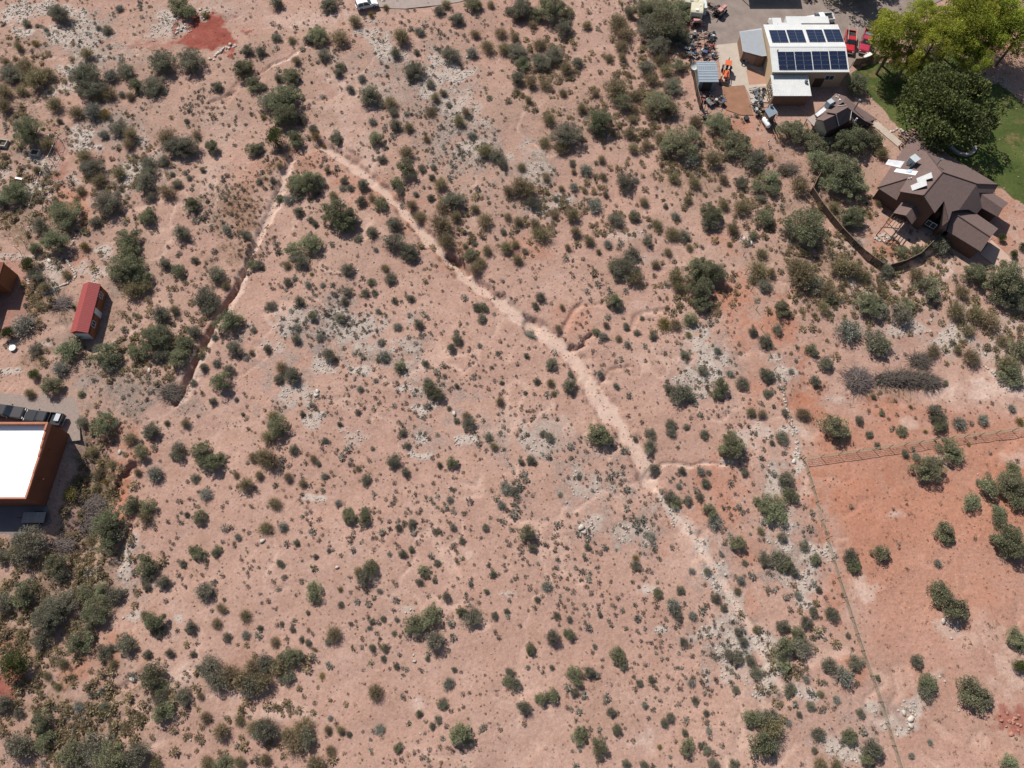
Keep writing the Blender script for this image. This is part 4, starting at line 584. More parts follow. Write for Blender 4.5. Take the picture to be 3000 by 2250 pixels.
DZ = [(700, 650, 110, 140, 3.2), (970, 960, 200, 120, 1.6), (850, 1130, 110, 120, 1.4), (1330, 350, 120, 160, 1.0), (1720, 1430, 170, 110, 1.5), (1350, 1180, 160, 90, 1.2), (2100, 1850, 160, 130, 1.4), (1950, 2000, 260, 160, .8), (2330, 1640, 90, 170, 1.3), (250, 1420, 90, 160, 1.6), (330, 430, 160, 160, .9), (860, 520, 150, 80, 1.6), (2150, 1300, 120, 120, .8), (1350, 1480, 260, 160, .8), (170, 900, 120, 90, .9), (120, 1050, 120, 60, 1.2), (300, 2060, 170, 80, 1.2), (250, 1620, 140, 60, 1.2), (2080, 1100, 120, 90, .8), (1050, 1250, 240, 160, .9), (640, 1500, 160, 220, .6), (1750, 1650, 240, 160, .8), (600, 300, 100, 80, .9), (130, 570, 120, 120, .6)]
def dens(x, y, px, py):
    d = .6 + sum(k * np.exp(-(((px - a) / b) ** 2 + ((py - c) / e) ** 2)) for a, c, b, e, k in DZ)
    d = d * 2.2 * np.maximum(0, at_grid(WN1, x, y) * 1.7 - .5) * (.4 + 1.2 * at_grid(WN3, x, y))
    d = d * (1 - at_grid(mk['wash'], x, y)) * (1 - at_grid(mk['brick'], x, y)) * (1 - at_grid(mk['lawn'], x, y)) * (1 - .8 * at_grid(mk['pale'], x, y))
    d = np.where((px > 2360 + np.maximum(0, py - 1340) * .3) & (py > 1330), d * .10, d)
    return np.where(novw(px, py), 0, np.minimum(1, d / 2.6))
tuft_leaf = LF('tuft_leaf', (84, 74, 66), (130, 120, 104), 1.6, objvar=0)
dry_leaf = LF('dry_grass_leaf', (120, 96, 72), (172, 146, 110), 1.3, objvar=0)
def tufts(name, S, nb, hz, m, label, cat):
    n = len(S); N = n * nb; k = np.repeat(np.arange(n), nb)
    a = rng.uniform(0, 2 * math.pi, N); t = rng.uniform(0, 1, N) ** .55; s = S[k, 2]
    gz = hgt(S[:, 0], S[:, 1])[k]
    lf = rng.uniform(size=N) < .55
    tip = np.stack([np.cos(a) * t * s, np.sin(a) * t * s, s * hz * np.sqrt(np.maximum(.1, 1 - (t * .9) ** 2))], -1)
    C = tip * np.where(lf, .85, .55)[:, None]; D = unit(tip + rng.normal(size=(N, 3)) * (.25 * s)[:, None])
    V, F = leaf_arrays(C, D, s * np.where(lf, .42, .9), s * np.where(lf, .30, .12))
    V += np.repeat(np.stack([S[k, 0], S[k, 1], gz], -1), 4, axis=0)
    tone = rng.uniform(0, .5, n)[k]
    o = link(bpy.data.objects.new(name, npmesh(name, V, F, m, np.clip(tone + rng.uniform(0, .5, N), 0, 1))))
    tag(o, label, cat, kind='stuff')
tufts('scrub_tufts', scatter(9500, dens, .10, .48, 1.9), 42, .75, tuft_leaf, 'small grey-brown scrub tufts dotted over the bare pink soil', 'scrub')
tufts('dark_scrub', scatter(1000, dens, .3, .75, 2.0), 56, .8, LM['G'], 'small dark grey-green shrublets scattered between the larger bushes', 'shrublets')
UG = [(60, 1750, 120, 160, 1.0), (120, 900, 110, 120, .5), (60, 560, 110, 120, .5), (430, 960, 130, 100, .5), (120, 1900, 140, 240, .9), (250, 2150, 260, 90, 1.1), (1950, 120, 90, 120, 1), (1600, 200, 90, 120, .7), (1850, 330, 110, 110, .8), (2000, 470, 120, 90, .8), (1680, 620, 160, 80, .6), (1330, 680, 70, 80, .8), (2200, 600, 80, 90, .6), (2380, 820, 110, 110, .9), (2560, 850, 160, 90, .8), (2880, 920, 110, 90, .9), (2480, 620, 90, 80, .7), (2000, 850, 110, 80, .6), (720, 1960, 130, 70, .8), (850, 2130, 120, 90, .6), (280, 2170, 200, 80, .7), (190, 1650, 140, 80, 1.0), (430, 1040, 120, 80, .6), (90, 1720, 90, 70, .5), (260, 1400, 70, 140, 1.5), (230, 1560, 60, 60, 1.2), (430, 480, 120, 80, .4), (100, 230, 110, 90, .6), (2330, 1900, 70, 130, .5), (300, 560, 110, 90, .5)]
def dens3(x, y, px, py):
    d = sum(k * np.exp(-(((px - a) / b) ** 2 + ((py - c) / e) ** 2)) for a, c, b, e, k in UG)
    return np.where(novw(px, py), 0, np.minimum(1, d) * np.maximum(0, at_grid(WN1, x, y) * 1.6 - .3))
tufts('brown_undergrowth', scatter(2300, dens3, .3, .9, 1.4), 56, .7, LM['C'], 'brown and olive twiggy undergrowth filling gaps between the bushes', 'undergrowth')
def dens2(x, y, px, py):
    d = at_grid(mk['litter'], x, y) * .8 + .05 * at_grid(WN2, x, y) + np.where((px > 2380) & (py > 1400), .25, 0) * at_grid(WN1, x, y) ** 2
    return np.where(novw(px, py, 2), 0, d)
tufts('dry_grass', scatter(3200, dens2, .12, .42, 1.6), 16, .8, dry_leaf, 'thin tan dry grass growing in the littered patches', 'grass')
# --- tall trees by the houses
def tree(name, label, cat, px, py, rp, h, zc, mt, nl=5200, ncl=26, leaf=.05, rc=(.22, .34), hz=1.2, spread=.75, tr=.3, asp=2.2, up=.25, base=None, flat=.75):
    q = pix(px, py, zc); r = rp * (q - cam.location).length / FPX
    g = float(hgt(q.x, q.y)); zb = zc - hz * r * .55
    e = empty(name, (q.x, q.y, g), 0, label, cat)
    V, F, qv, cl = crown(nl, ncl, hz, rc=rc, leaf=leaf, asp=asp, spread=spread, up=up, flat=flat)
    me = npmesh('crown', V, F, mt, qv); o = link(bpy.data.objects.new('crown', me), e, (0, 0, zb - g)); o.scale = (r, r, r)
    m = MB(); top = zb - g + hz * r * .6
    m.tube((0, 0, -.2), (0, 0, zb - g + .25 * r), tr, tr * .7, 8); m.tube((0, 0, zb - g + .25 * r), (r * .05, 0, top), tr * .7, tr * .2, 7)
    for c in cl[:14]:
        z0 = zb - g + .2 * r + .3 * c[2] * r
        m.tube((0, 0, z0), (c[0] * r, c[1] * r, zb - g + c[2] * r), tr * .35, tr * .08, 5)
    m.build('trunk', bark, e)
    occ.append((q.x, q.y, r)); return e
def z3(x, y): return 2250 + x * 750 / 1659, y * 750 / 1659
k = 750 / 1659
for i, (x, y, r, h, zc, lab) in enumerate([
    (880, 190, 175, 13, 8.5, 'yellow-green pine nearest the red pickups'), (915, 385, 105, 9, 5.5, 'low yellow-green pine bough tree below the first pine, by the board screen'),
    (1100, 240, 130, 12, 8, 'yellow-green pine between the leftmost and the tallest pine'), (1300, 120, 190, 14, 9, 'tallest yellow-green pine in the middle of the row'),
    (1560, 120, 180, 14, 9, 'yellow-green pine at the far right end of the row'), (1440, 250, 110, 10, 6, 'shaded green pine below the right end of the pine row'), (1010, 40, 80, 10, 6.5, 'small pale pine at the top edge by the driveway'),
    (1220, 215, 140, 13, 8, 'yellow-green pine just below the tallest pine'), (1430, 60, 165, 14, 9, 'yellow-green pine right of the tallest pine'), (1630, 230, 120, 11, 7, 'green pine low at the right edge of the photo'), (790, 330, 90, 9, 5.5, 'small yellow-green pine above the board screen'), (1330, 360, 110, 10, 6, 'dark green pine above the big shade tree')]):
    a, b = z3(x, y)
    tree('pine_tree', lab, 'pine tree', a, b, r * k, h, zc, LM['Y'], 15000, 46, .033, (.16, .26), 1.0, .84, .28, 1.6, .9, flat=.9)
a, b = z3(1185, 655)
tree('shade_tree', 'very large dark broadleaf tree shading the lawn above the large brown house', 'tree', a, b, 278 * k, 12, 7.4, LM['B'], 22000, 60, .03, (.17, .27), .8, .84, .45)
tree('shade_tree', 'large dark tree mostly above the top edge, its shadow on the driveway', 'tree', 2530, -90, 90, 9, 5, LM['B'], 9000, 30, .04)
# ------------------------------------------------------------------ buildings
def zz(ox, oy, s): return lambda x, y: (ox + x / s, oy + y / s)
ZA = zz(1950, 0, 3.687); ZB = zz(2540, 370, 4.255); ZS = zz(2340, 260, 8.508)
wmetal = mat('white_metal', (.50, .50, .485), .5, 0, var=.08, scale=.8)
gmetal = mat('grey_metal', A(188, 192, 196), .5, 0, var=.06)
beige = mat('beige_siding', A(206, 180, 146), .8, var=.06)
tanw = mat('tan_wall', A(150, 118, 96), .85, var=.08)
dkglass = mat('dark_glass', (.03, .04, .05), .12, var=.1, spec=.6)
trim = mat('white_trim', (.6, .59, .56), .6, var=.05)
wood = mat('weathered_wood', A(142, 120, 102), .9, var=.2, scale=3)
dwood = mat('dark_brown_wood', A(92, 72, 60), .9, var=.2, scale=3)
shing = mat('brown_shingle', A(121, 100, 94), .95, var=.14, scale=2.2, bump=.5, bscale=12)
bwall = mat('brown_wall', A(116, 84, 68), .9, var=.1, scale=2)
steel = mat('galvanised_steel', A(170, 176, 182), .35, .6, var=.08)
black = mat('black_rubber', (.02, .02, .022), .8, var=.2)
iron = mat('rusty_iron', A(96, 70, 58), .9, var=.3, scale=5)
def ribs(x0, x1, y0, y1, zf, along, sp, h=.05, wd=.07):
    m = MB()
    a0, a1 = (y0, y1) if along == 'x' else (x0, x1); n = int((a1 - a0) / sp)
    for i in range(n + 1):
        t = a0 + (a1 - a0) * i / n
        if along == 'y': b = [(t - wd, y0), (t + wd, y0), (t + wd, y1), (t - wd, y1)]
        else: b = [(x0, t - wd), (x1, t - wd), (x1, t + wd), (x0, t + wd)]
        m.hexa([(x, y, zf(x, y) - .02) for x, y in b], [(x, y, zf(x, y) + h) for x, y in b])
    return m
def window(parent, c, n, w_, h, nm='window', fr=trim):
    """framed window on a vertical wall: centre c, outward normal n (xy)"""
    t = Vector((-n[1], n[0], 0)); n = Vector((n[0], n[1], 0)); c = Vector(c)
    def bx(m, u0, u1, v0, v1, d0, d1):
        P = [c + t * u + n * d + Vector((0, 0, v)) for v in (v0, v1) for u, d in ((u0, d0), (u1, d0), (u1, d1), (u0, d1))]
        m.hexa(P[:4], P[4:])
    m = MB(); a, b, f = w_ / 2, h / 2, .07
    bx(m, -a - f, a + f, b, b + f, 0, .07); bx(m, -a - f, a + f, -b - f, -b, 0, .09); bx(m, -a - f, -a, -b, b, 0, .07); bx(m, a, a + f, -b, b, 0, .07); bx(m, -.03, .03, -b, b, 0, .06)
    o = m.build(nm, fr, parent)
    g = MB(); bx(g, -a, a, -b, b, 0, .03); g.build('pane', dkglass, o); return o
# workshop with solar roof
ws = empty('workshop', (56.6, 112.6, 0), 0, 'long workshop with white metal gable roof carrying blue solar panels', 'workshop')
def sub(o): return -o.location
def W(m, name, mt, par, **k):                     # geometry given in world metres, parented to an empty
    r = par
    while r.parent: r = r.parent
    o = m.build(name, mt, par, **k)
    if par is r: o.location = -r.location
    return o
x0, x1, y0, y1, yr, ze, zr = 49.25, 63.85, 106.45, 118.85, 112.1, 4.1, 4.95
def zfs(x, y): return ze + (zr - ze) * ((y - y0) / (yr - y0) if y < yr else (y1 - y) / (y1 - yr))
W(MB().prism([(x0 + .25, y0 + .4), (x1 - .25, y0 + .4), (x1 - .25, y1 - .3), (x0 + .25, y1 - .3)], -.3, ze - .1), 'wall', beige, ws)
for xx in (x0 + .27, x1 - .29):
    W(MB().add([(xx, y0 + .4, ze - .12), (xx, y1 - .3, ze - .12), (xx, yr, zr - .1), (xx + .03, y0 + .4, ze - .12), (xx + .03, y1 - .3, ze - .12), (xx + .03, yr, zr - .1)], [(0, 1, 2), (5, 4, 3), (0, 3, 4, 1), (1, 4, 5, 2), (2, 5, 3, 0)]), 'gable', beige, ws)
ro = W(MB().slab([(x0, y0, ze), (x1, y0, ze), (x1, yr, zr), (x0, yr, zr)], .08).slab([(x0, yr, zr + .001), (x1, yr, zr + .001), (x1, y1, ze), (x0, y1, ze)], .08), 'roof', wmetal, ws)
m = MB()
for (a, b) in ((y0, yr), (yr, y1)):
    n = 34
    for i in range(n + 1):
        t = x0 + .1 + (x1 - x0 - .2) * i / n
        q = [(t - .03, a), (t + .03, a), (t + .03, b), (t - .03, b)]
        m.hexa([(x, y, zfs(x, y) - .02) for x, y in q], [(x, y, zfs(x, y) + .035) for x, y in q])
rb = m.build('ribs', wmetal, ro)
MB().hexa([(x0, yr - .2, zr - .02), (x1, yr - .2, zr - .02), (x1, yr + .2, zr - .02), (x0, yr + .2, zr - .02)], [(x0, yr - .18, zr + .03), (x1, yr - .18, zr + .03), (x1, yr + .18, zr + .03), (x0, yr + .18, zr + .03)]).build('ridge_cap', wmetal, ro)
MB().tube((50.6, 110.9, 4.7), (50.6, 110.9, 5.2), .12, n=8).build('vent_pipe', black, ro)
window(ws, (60.8 - 56.6, y0 + .4 - 112.6, 2.4), (0, -1), 1.6, 1.0)
m = MB().prism([(58.2, y0 + .33), (60.0, y0 + .33), (60.0, y0 + .42), (58.2, y0 + .42)], .1, 2.2); W(m, 'door', dwood, ws)
W(MB().box((54.8, 119.6, 0), (4.6, 1.2, 3.4)), 'rear_lean_to', wmetal, ws)
# solar panels
panel = mat('solar_cell', (.012, .018, .045), .18, .2, var=.25, scale=1.2, spec=.6)
alu = mat('panel_frame', A(190, 190, 190), .4, .5)
PB = [[(1125, 315), (1283, 310), (1315, 475), (1155, 478)], [(1313, 312), (1470, 308), (1505, 472), (1348, 475)], [(1522, 308), (1680, 305), (1718, 470), (1560, 472)], [(1715, 303), (1868, 300), (1912, 467), (1755, 470)],
      [(1213, 563), (1368, 560), (1405, 748), (1240, 750)], [(1395, 560), (1555, 558), (1588, 745), (1425, 748)], [(1583, 557), (1740, 555), (1775, 742), (1613, 745)], [(1768, 555), (1925, 552), (1965, 740), (1800, 742)]]
cell = None
NTH = ['leftmost', 'second from left', 'third from left', 'rightmost']
for i, q in enumerate(PB):
    P = [pix(*ZA(x, y), 4.6) for x, y in q]
    cx = sum(p.x for p in P) / 4; cy = sum(p.y for p in P) / 4
    w_ = 3.15; h = 3.75 if i < 4 else 4.0
    up = -1 if i < 4 else 1; sl = math.atan((zr - ze) / ((y1 - yr) if i < 4 else (yr - y0))) * up
    if i < 4: cy = min(cy, y1 - .5 - h / 2); cy = max(cy, yr + .3 + h / 2)
    else: cy = max(cy, y0 + .4 + h / 2); cy = min(cy, yr - .3 - h / 2)
    e = empty('solar_array', (cx, cy, zfs(cx, cy) + .13), 0, f"dark blue solar array, {NTH[i % 4]} in the {'upper' if i < 4 else 'lower'} row on the workshop roof", 'solar panel', 'solar arrays on the workshop roof')
    e.rotation_euler = (sl, 0, 0)
    MB().box((-.8, 0, -.12), (.06, h, .09)).box((.8, 0, -.12), (.06, h, .09)).build('rail', alu, e)
    if cell is None:
        cell = MB().box((0, 0, -.02), (w_ / 2 - .045, h / 4 - .045, .035)).mesh('panel', panel)
        fr = MB().box((0, 0, -.025), (w_ / 2 - .01, h / 4 - .01, .03)).mesh('frame', alu)
    for a in (-1, 1):
        for b in (-1.5, -.5, .5, 1.5):
            o = link(bpy.data.objects.new('panel', cell), e, (a * w_ / 4, b * h / 4, 0)); f_ = link(bpy.data.objects.new('frame', fr), o)
# annex shed roof, porch
an = empty('annex', (47.2, 115, 0), 0, 'lean-to annex with pale grey ribbed roof on the left side of the workshop', 'annex')
pl = [(44.95, 118.6), (44.95, 113.35), (48.3, 111.6), (49.2, 111.6), (49.2, 118.95)]
zan = lambda x, y: 2.7 + (x - 44.95) * .12
W(MB().prism([(45.2, 118.3), (45.2, 113.6), (48.4, 112.0), (49.15, 112.0), (49.15, 118.6)], -.2, 2.55), 'wall', tanw, an)
ar = W(MB().slab([(x, y, zan(x, y)) for x, y in pl], .07), 'roof', gmetal, an)
m = MB()
for i in range(27):
    y = 111.9 + i * .25; xl = 45.0 if y > 113.4 else 45.0 + (113.4 - y) * 1.93
    q = [(xl, y - .05), (49.15, y - .05), (49.15, y + .05), (xl, y + .05)]
    m.hexa([(a, b, zan(a, b) - .02) for a, b in q], [(a, b, zan(a, b) + .04) for a, b in q])
m.build('ribs', gmetal, ar)
n_ = Vector((-.463, -.886, 0)); c = Vector((46.6, 112.93, 1.15)); t = Vector((-n_.y, n_.x, 0))
dm = MB(); P = [c + t * u + n_ * d + Vector((0, 0, v)) for v in (-1.1, 1.1) for u, d in ((-1.1, -.04), (1.1, -.04), (1.1, .05), (-1.1, .05))]; dm.hexa(P[:4], P[4:]); W(dm, 'door', mat('tan_door', A(176, 140, 118), .8), an)
po = empty('porch_wing', (52.9, 104.3, 0), 0, 'lower wing with white ribbed metal roof in front of the workshop', 'porch')
W(MB().prism([(49.5, 102.2), (56.2, 102.2), (56.2, 106.7), (49.5, 106.7)], -.2, 2.75), 'wall', tanw, po)
zp = lambda x, y: 2.85 + (y - 101.8) * .06
pr = W(MB().slab([(49.25, 101.8, zp(0, 101.8)), (56.4, 101.8, zp(0, 101.8)), (56.4, 106.75, zp(0, 106.75)), (49.25, 106.75, zp(0, 106.75))], .07), 'roof', wmetal, po)
m = MB()
for i in range(24):
    x = 49.4 + i * .3; q = [(x - .04, 101.8), (x + .04, 101.8), (x + .04, 106.7), (x - .04, 106.7)]
    m.hexa([(a, b, zp(a, b) - .02) for a, b in q], [(a, b, zp(a, b) + .045) for a, b in q])
m.build('ribs', wmetal, pr)
MB().tube((55.7, 104.9, 3.0), (55.7, 104.9, 3.35), .22, n=12).tube((55.7, 104.9, 3.35), (55.7, 104.9, 3.65), .34, .2, n=14).build('turbine_vent', steel, pr)
for x in (49.35,):
    for y in (101.9, 103.5, 105.2): W(MB().box((x - .2, y, -.1), (.14, .14, 2.95)), 'post', beige, po)
window(po, (49.48 - 52.9, 104.9 - 104.3, 1.7), (-1, 0), .8, 1.1); window(po, (49.48 - 52.9, 103.0 - 104.3, 1.7), (-1, 0), .8, 1.1)
# long white container and roof box behind the workshop
t = empty('storage_trailer', (58.6, 121.1, 0), 0, 'long white box trailer parked close behind the workshop', 'trailer')
MB().box((0, 0, .9), (8.4, 2.0, 2.4)).build('body', wmetal, t, bevel=.05)
for x in (1.2, 2.2):
    for s in (-1, 1): MB().tube((x, s * .8, .46), (x, s * 1.0, .46), .42, n=14).build('wheel', black, t)
MB().box((-4.6, 0, .7), (1.2, .15, .15)).box((-4.2, 0, .1), (.1, .1, .7)).build('hitch', iron, t)
t = empty('box_van', (52.9, 121.6, 0), R(90), 'white van roof showing just above the workshop roof edge', 'van')
MB().profile([(-2.4, .4), (-2.4, 2.5), (1.0, 2.55), (1.7, 1.5), (2.5, 1.2), (2.5, .4)], -.9, .9).build('body', wmetal, t, bevel=.08)
MB().hexa([(1.05, -.75, 2.45), (1.72, -.75, 1.5), (1.72, .75, 1.5), (1.05, .75, 2.45)], [(1.12, -.75, 2.47), (1.8, -.75, 1.52), (1.8, .75, 1.52), (1.12, .75, 2.47)]).build('windshield', dkglass, t)
for x in (-1.5, 1.6):
    for s in (-1, 1): MB().tube((x, s * .75, .35), (x, s * .95, .35), .35, n=14).build('wheel', black, t)
# metal shed with skylights
sh = empty('metal_shed', (37.5, 108.2, 0), 0, 'small blue-grey metal shed with a row of dark skylights in its roof', 'shed')
W(MB().prism([(35.9, 105.9), (39.2, 105.9), (39.2, 110.6), (35.9, 110.6)], -.2, 2.45), 'wall', mat('shed_wall', A(150, 158, 160), .6, .2), sh)
W(MB().prism([(36.6, 105.84), (38.4, 105.84), (38.4, 105.93), (36.6, 105.93)], .05, 2.1), 'door', dwood, sh)
zs = lambda x, y: 2.75 - abs(y - 108.2) * .1
sr = W(MB().slab([(35.65, 105.6, zs(0, 105.6)), (39.45, 105.6, zs(0, 105.6)), (39.45, 108.2, 2.75), (35.65, 108.2, 2.75)], .06).slab([(35.65, 108.2, 2.751), (39.45, 108.2, 2.751), (39.45, 110.9, zs(0, 110.9)), (35.65, 110.9, zs(0, 110.9))], .06), 'roof', mat('blue_grey_metal', A(150, 164, 176), .45, .0, var=.14, scale=.9), sh)
m = MB()
for i in range(9):
    y = 105.75 + i * .62; q = [(35.65, y - .08), (39.45, y - .08), (39.45, y + .08), (35.65, y + .08)]
    m.hexa([(a, b, zs(a, b) - .02) for a, b in q], [(a, b, zs(a, b) + .05) for a, b in q])
m.build('ribs', gmetal, sr)
for i in range(8): MB().box((36.0 + i * .42, 108.85, 2.66), (.26, .36, .06)).build('skylight', dkglass, sr)
# small grey hut with turbine vent
P = [pix(*ZA(x, y), 2.4) for x, y in ((1070, 1190), (1150, 1135), (1215, 1215), (1120, 1270))]
c = sum(P, Vector()) / 4; hut = empty('utility_hut', (c.x, c.y, 0), 0, 'small square grey-roofed utility hut with turbine vent beside the propane tank', 'hut')
Q = [c + (p - c) * .86 for p in P]
W(MB().prism([(p.x, p.y) for p in Q[::-1]], -.2, 2.3), 'wall', wood, hut)
hr = W(MB().slab([(p.x, p.y, 2.4 + .06 * k_) for p, k_ in zip(P[::-1], (0, 0, 1, 1))], .08), 'roof', mat('slate_metal', A(140, 152, 162), .5, 0, var=.12), hut)
MB().tube((P[1].x - .3, P[1].y - .5, 2.4), (P[1].x - .3, P[1].y - .5, 2.75), .2, n=12).tube((P[1].x - .3, P[1].y - .5, 2.75), (P[1].x - .3, P[1].y - .5, 3.05), .32, .18, n=12).build('turbine_vent', steel, hr)
# ---------------- shingled houses: roof planes from their corners
def planes(house, L, Z, mt, t=.16, name='roof_plane'):
    for q in L: W(MB().slab([tuple(pix(*Z(x, y), z)) for x, y, z in q], t), name, mt, house)
bh = empty('brown_house', (74.5, 83, 0), 0, 'large house with many-gabled dark brown shingle roof and roof panels', 'house')
def onplane(Z, a, b, c):
    a, b, c = [pix(*Z(p[0], p[1]), p[2]) for p in (a, b, c)]; n = (b - a).cross(c - a)
    def f(x, y, dz=0.0):
        r = pix(*Z(x, y), 0) - cam.location; t = n.dot(a - cam.location) / n.dot(r); p = cam.location + r * t; return Vector((p.x, p.y, p.z + dz))
    return f
def plane_polys(house, L, mt, t=.16):
    for q in L: W(MB().slab([tuple(p) for p in q], t), 'roof_plane', mt, house)
rA, rB, rC, R2 = (575, 95, 3.4), (1640, 730, 3.4), (130, 765, 3.4), (940, 575, 7.4)
NW = onplane(ZB, rA, rC, R2); NE = onplane(ZB, rA, rB, R2)
pR3 = NE(1372, 720); pG = NW(705, 860); pR2 = pix(*ZB(940, 575), 7.4)
R3 = (1372, 720, pR3.z); G_ = (705, 860, pG.z)
SE = onplane(ZB, R2, R3, G_); HE = onplane(ZB, R3, rB, (1150, 1040, SE(1150, 1040).z))
Fh = (508, 650, NW(508, 650).z); SW = onplane(ZB, rC, Fh, (370, 920, 3.4))
GL = onplane(ZB, (1000, 1305, 3.0), (1420, 1562, 3.0), (1540, 1382, 4.4)); GR = onplane(ZB, (1540, 1382, 4.4), (1636, 1276, 3.0), (1058, 1064, GL(1058, 1064).z))
print('HOUSE z', pR3, pG, SE(845, 1080), SE(985, 1300), SE(1150, 1040), HE(1430, 1020), GL(1058, 1064), NW(405, 812), Fh)
plane_polys(bh, [[NW(575, 95), NW(130, 765), NW(508, 650), NW(405, 812), NW(705, 860), NW(940, 575)], [NE(575, 95), NE(940, 575), NE(1372, 720), NE(1640, 730)], [SW(130, 765), SW(370, 920), SW(508, 650)],
    [SE(940, 575), SE(705, 860), SE(845, 1080), SE(962, 930), SE(1020, 1180), SE(1060, 1060), SE(1150, 1040), SE(1372, 720)],
    [HE(1372, 720), HE(1150, 1040), HE(1270, 1036), HE(1368, 1092), HE(1432, 1018), HE(1398, 826), HE(1575, 832), HE(1640, 730)],
    [SE(962, 930), pix(*ZB(910, 1262), 3.0), pix(*ZB(985, 1302), 3.0), SE(1020, 1180)],
    [GL(1058, 1064), GL(1000, 1305), GL(1420, 1562), GL(1540, 1382)], [GR(1058, 1064, .002), GR(1540, 1382, .002), GR(1636, 1276), GR(1368, 1092), GR(1270, 1036)]], shing)
planes(bh, [[(1398, 826, 4.3), (1432, 1018, 3.1), (1634, 1132, 3.0), (1692, 1026, 4.0)], [(1398, 826, 4.302), (1692, 1026, 4.002), (1766, 958, 3.0), (1572, 832, 3.1)],
            [(497, 868, 3.2), (328, 1078, 3.0), (486, 1112, 3.9), (660, 895, 4.1)], [(660, 895, 4.102), (486, 1112, 3.902), (562, 1222, 2.9), (720, 1022, 2.9)]], ZB, shing)
def foot(q, z, ins=.5):
    P = [pix(*ZB(x, y), z) for x, y in q]; c = sum(P, Vector()) / len(P)
    return [((p - c) * (1 - ins / (p - c).length) + c) for p in P]
for q, zt in (([rA[:2], rB[:2], (1575, 832), (1150, 1040), (940, 1000), (705, 900), (370, 920), rC[:2]], 2.9), ([(705, 862), (940, 600), (1100, 720), (900, 1150), (845, 1082)], 3.5), ([(1000, 1305), (1420, 1562), (1636, 1276), (1270, 1040)], 2.9), ([(1398, 840), (1432, 1018), (1634, 1132), (1766, 958), (1572, 832)], 2.9), ([(962, 935), (910, 1262), (1000, 1300), (1150, 1040)], 2.85)):
    W(MB().prism([(p.x, p.y) for p in foot(q, 3.0)[::-1]], -.3, zt), 'wall', bwall, bh)
# gable walls
for q in ([(430, 825, NW(405, 812).z - .2), (705, 872, pG.z - .2), (832, 1070, SE(845, 1080).z - .2)], [(1010, 1295, 2.95)][:0]):
    if q:
        T_ = [pix(*ZB(x, y), z) + Vector((.25, .3, 0)) for x, y, z in q]; n = len(T_)
        B_ = [Vector((p.x, p.y, -.2)) for p in T_]
        for a in range(n - 1):
            d = Vector((.12, .14, 0)); W(MB().hexa([B_[a], B_[a + 1], B_[a + 1] + d, B_[a] + d], [T_[a], T_[a + 1], T_[a + 1] + d, T_[a] + d]), 'gable', bwall, bh)
ga = [pix(*ZB(*p), z) for p, z in (((1420, 1555), 2.9), ((1540, 1384), 4.2), ((1634, 1278), 2.9))]
g2 = [p + Vector((-.35, .3, 0)) for p in ga]; W(MB().add([tuple(p) for p in g2] + [tuple(p + Vector((-.15, .12, 0))) for p in g2], [(0, 1, 2), (5, 4, 3), (0, 3, 4, 1), (1, 4, 5, 2), (2, 5, 3, 0)]), 'gable', bwall, bh)
for a, b in ((NW(940, 575, .03), NW(705, 860, .03)), (NE(940, 575, .03), NE(1372, 720, .03)), (NE(575, 95, .03), NE(940, 575, .03)), (NE(1372, 720, .03), NE(1640, 730, .03)), (GL(1058, 1064, .03), GL(1540, 1382, .03)), (SW(130, 765, .03), SW(508, 650, .03))):
    W(MB().tube(a, b, .11, n=6), 'ridge_cap', mat('ridge_shingle', A(104, 84, 78), .95, var=.2, scale=4), bh)
# windows on the shaded sides
def win_at(zx, zy, z, n, w_, h):
    p = pix(*ZB(zx, zy), z); window(bh, (p.x - 74.5, p.y - 83, z), n, w_, h)
nv = Vector((-.66, -.75)); win_at(288, 905, 1.9, (nv.x, nv.y), 1.6, 1.0)
nr = (-.62, -.78)
win_at(800, 1222, 1.7, nr, 1.6, 1.1); win_at(640, 1170, 1.7, nr, 1.8, 1.2)
# things on the big roof
def patch(zq, Z, z, t, name, mt, par, bev=0):
    P = [pix(*Z(x, y), zc) for (x, y), zc in zip(zq, z)]
    return W(MB().hexa([p - Vector((0, 0, t)) for p in P], P), name, mt, par)
for q, lab in (([(545, 738), (735, 658), (750, 735), (567, 802)], 'lower'), ([(618, 648), (802, 572), (820, 640), (632, 698)], 'upper')):
    c = NW((q[0][0] + q[2][0]) / 2, (q[0][1] + q[2][1]) / 2)
    e = empty('roof_panel', tuple(c), 0, f'tilted white solar water panel on the brown roof, {lab} of two', 'solar panel', 'tilted panels on the brown roof')
    P = [pix(*ZB(x, y), NW(x, y).z + dz) for (x, y), dz in zip(q, (.12, .62, .62, .12))]
    W(MB().hexa([p - Vector((0, 0, .1)) for p in P], P), 'panel', mat('panel_white', (.36, .36, .36), .4), e)
    m = MB()
    for p in P: m.tube((p.x, p.y, p.z - 1.0), (p.x, p.y, p.z - .09), .04, n=5)
    W(m, 'strut', steel, e)
e = empty('cooler', tuple(NW(545, 470, .45)), 0, 'pale blue rooftop evaporative cooler on white flashing of the large brown house', 'cooler')
MB().box((0, 0, -.5), (1.25, 1.25, 1.5), R(35)).build('cabinet', mat('pale_blue_steel', A(196, 206, 208), .5), e, bevel=.05)
MB().box((0, 0, 1.0), (1.4, 1.4, .1), R(35)).build('lid', mat('pale_lid', A(206, 214, 214), .5), e)
MB().box((-.5, -.66, -.1), (.75, .06, .8), R(35)).build('pad_grille', mat('dark_grille', A(70, 84, 88), .8), e)
flash = mat('white_flashing', (.38, .38, .39), .5, var=.3, scale=1.0)
W(MB().slab([tuple(NW(x, y, .06)) for x, y in ((225, 478), (265, 415), (470, 440), (415, 520))], .05), 'flashing', flash, bh)
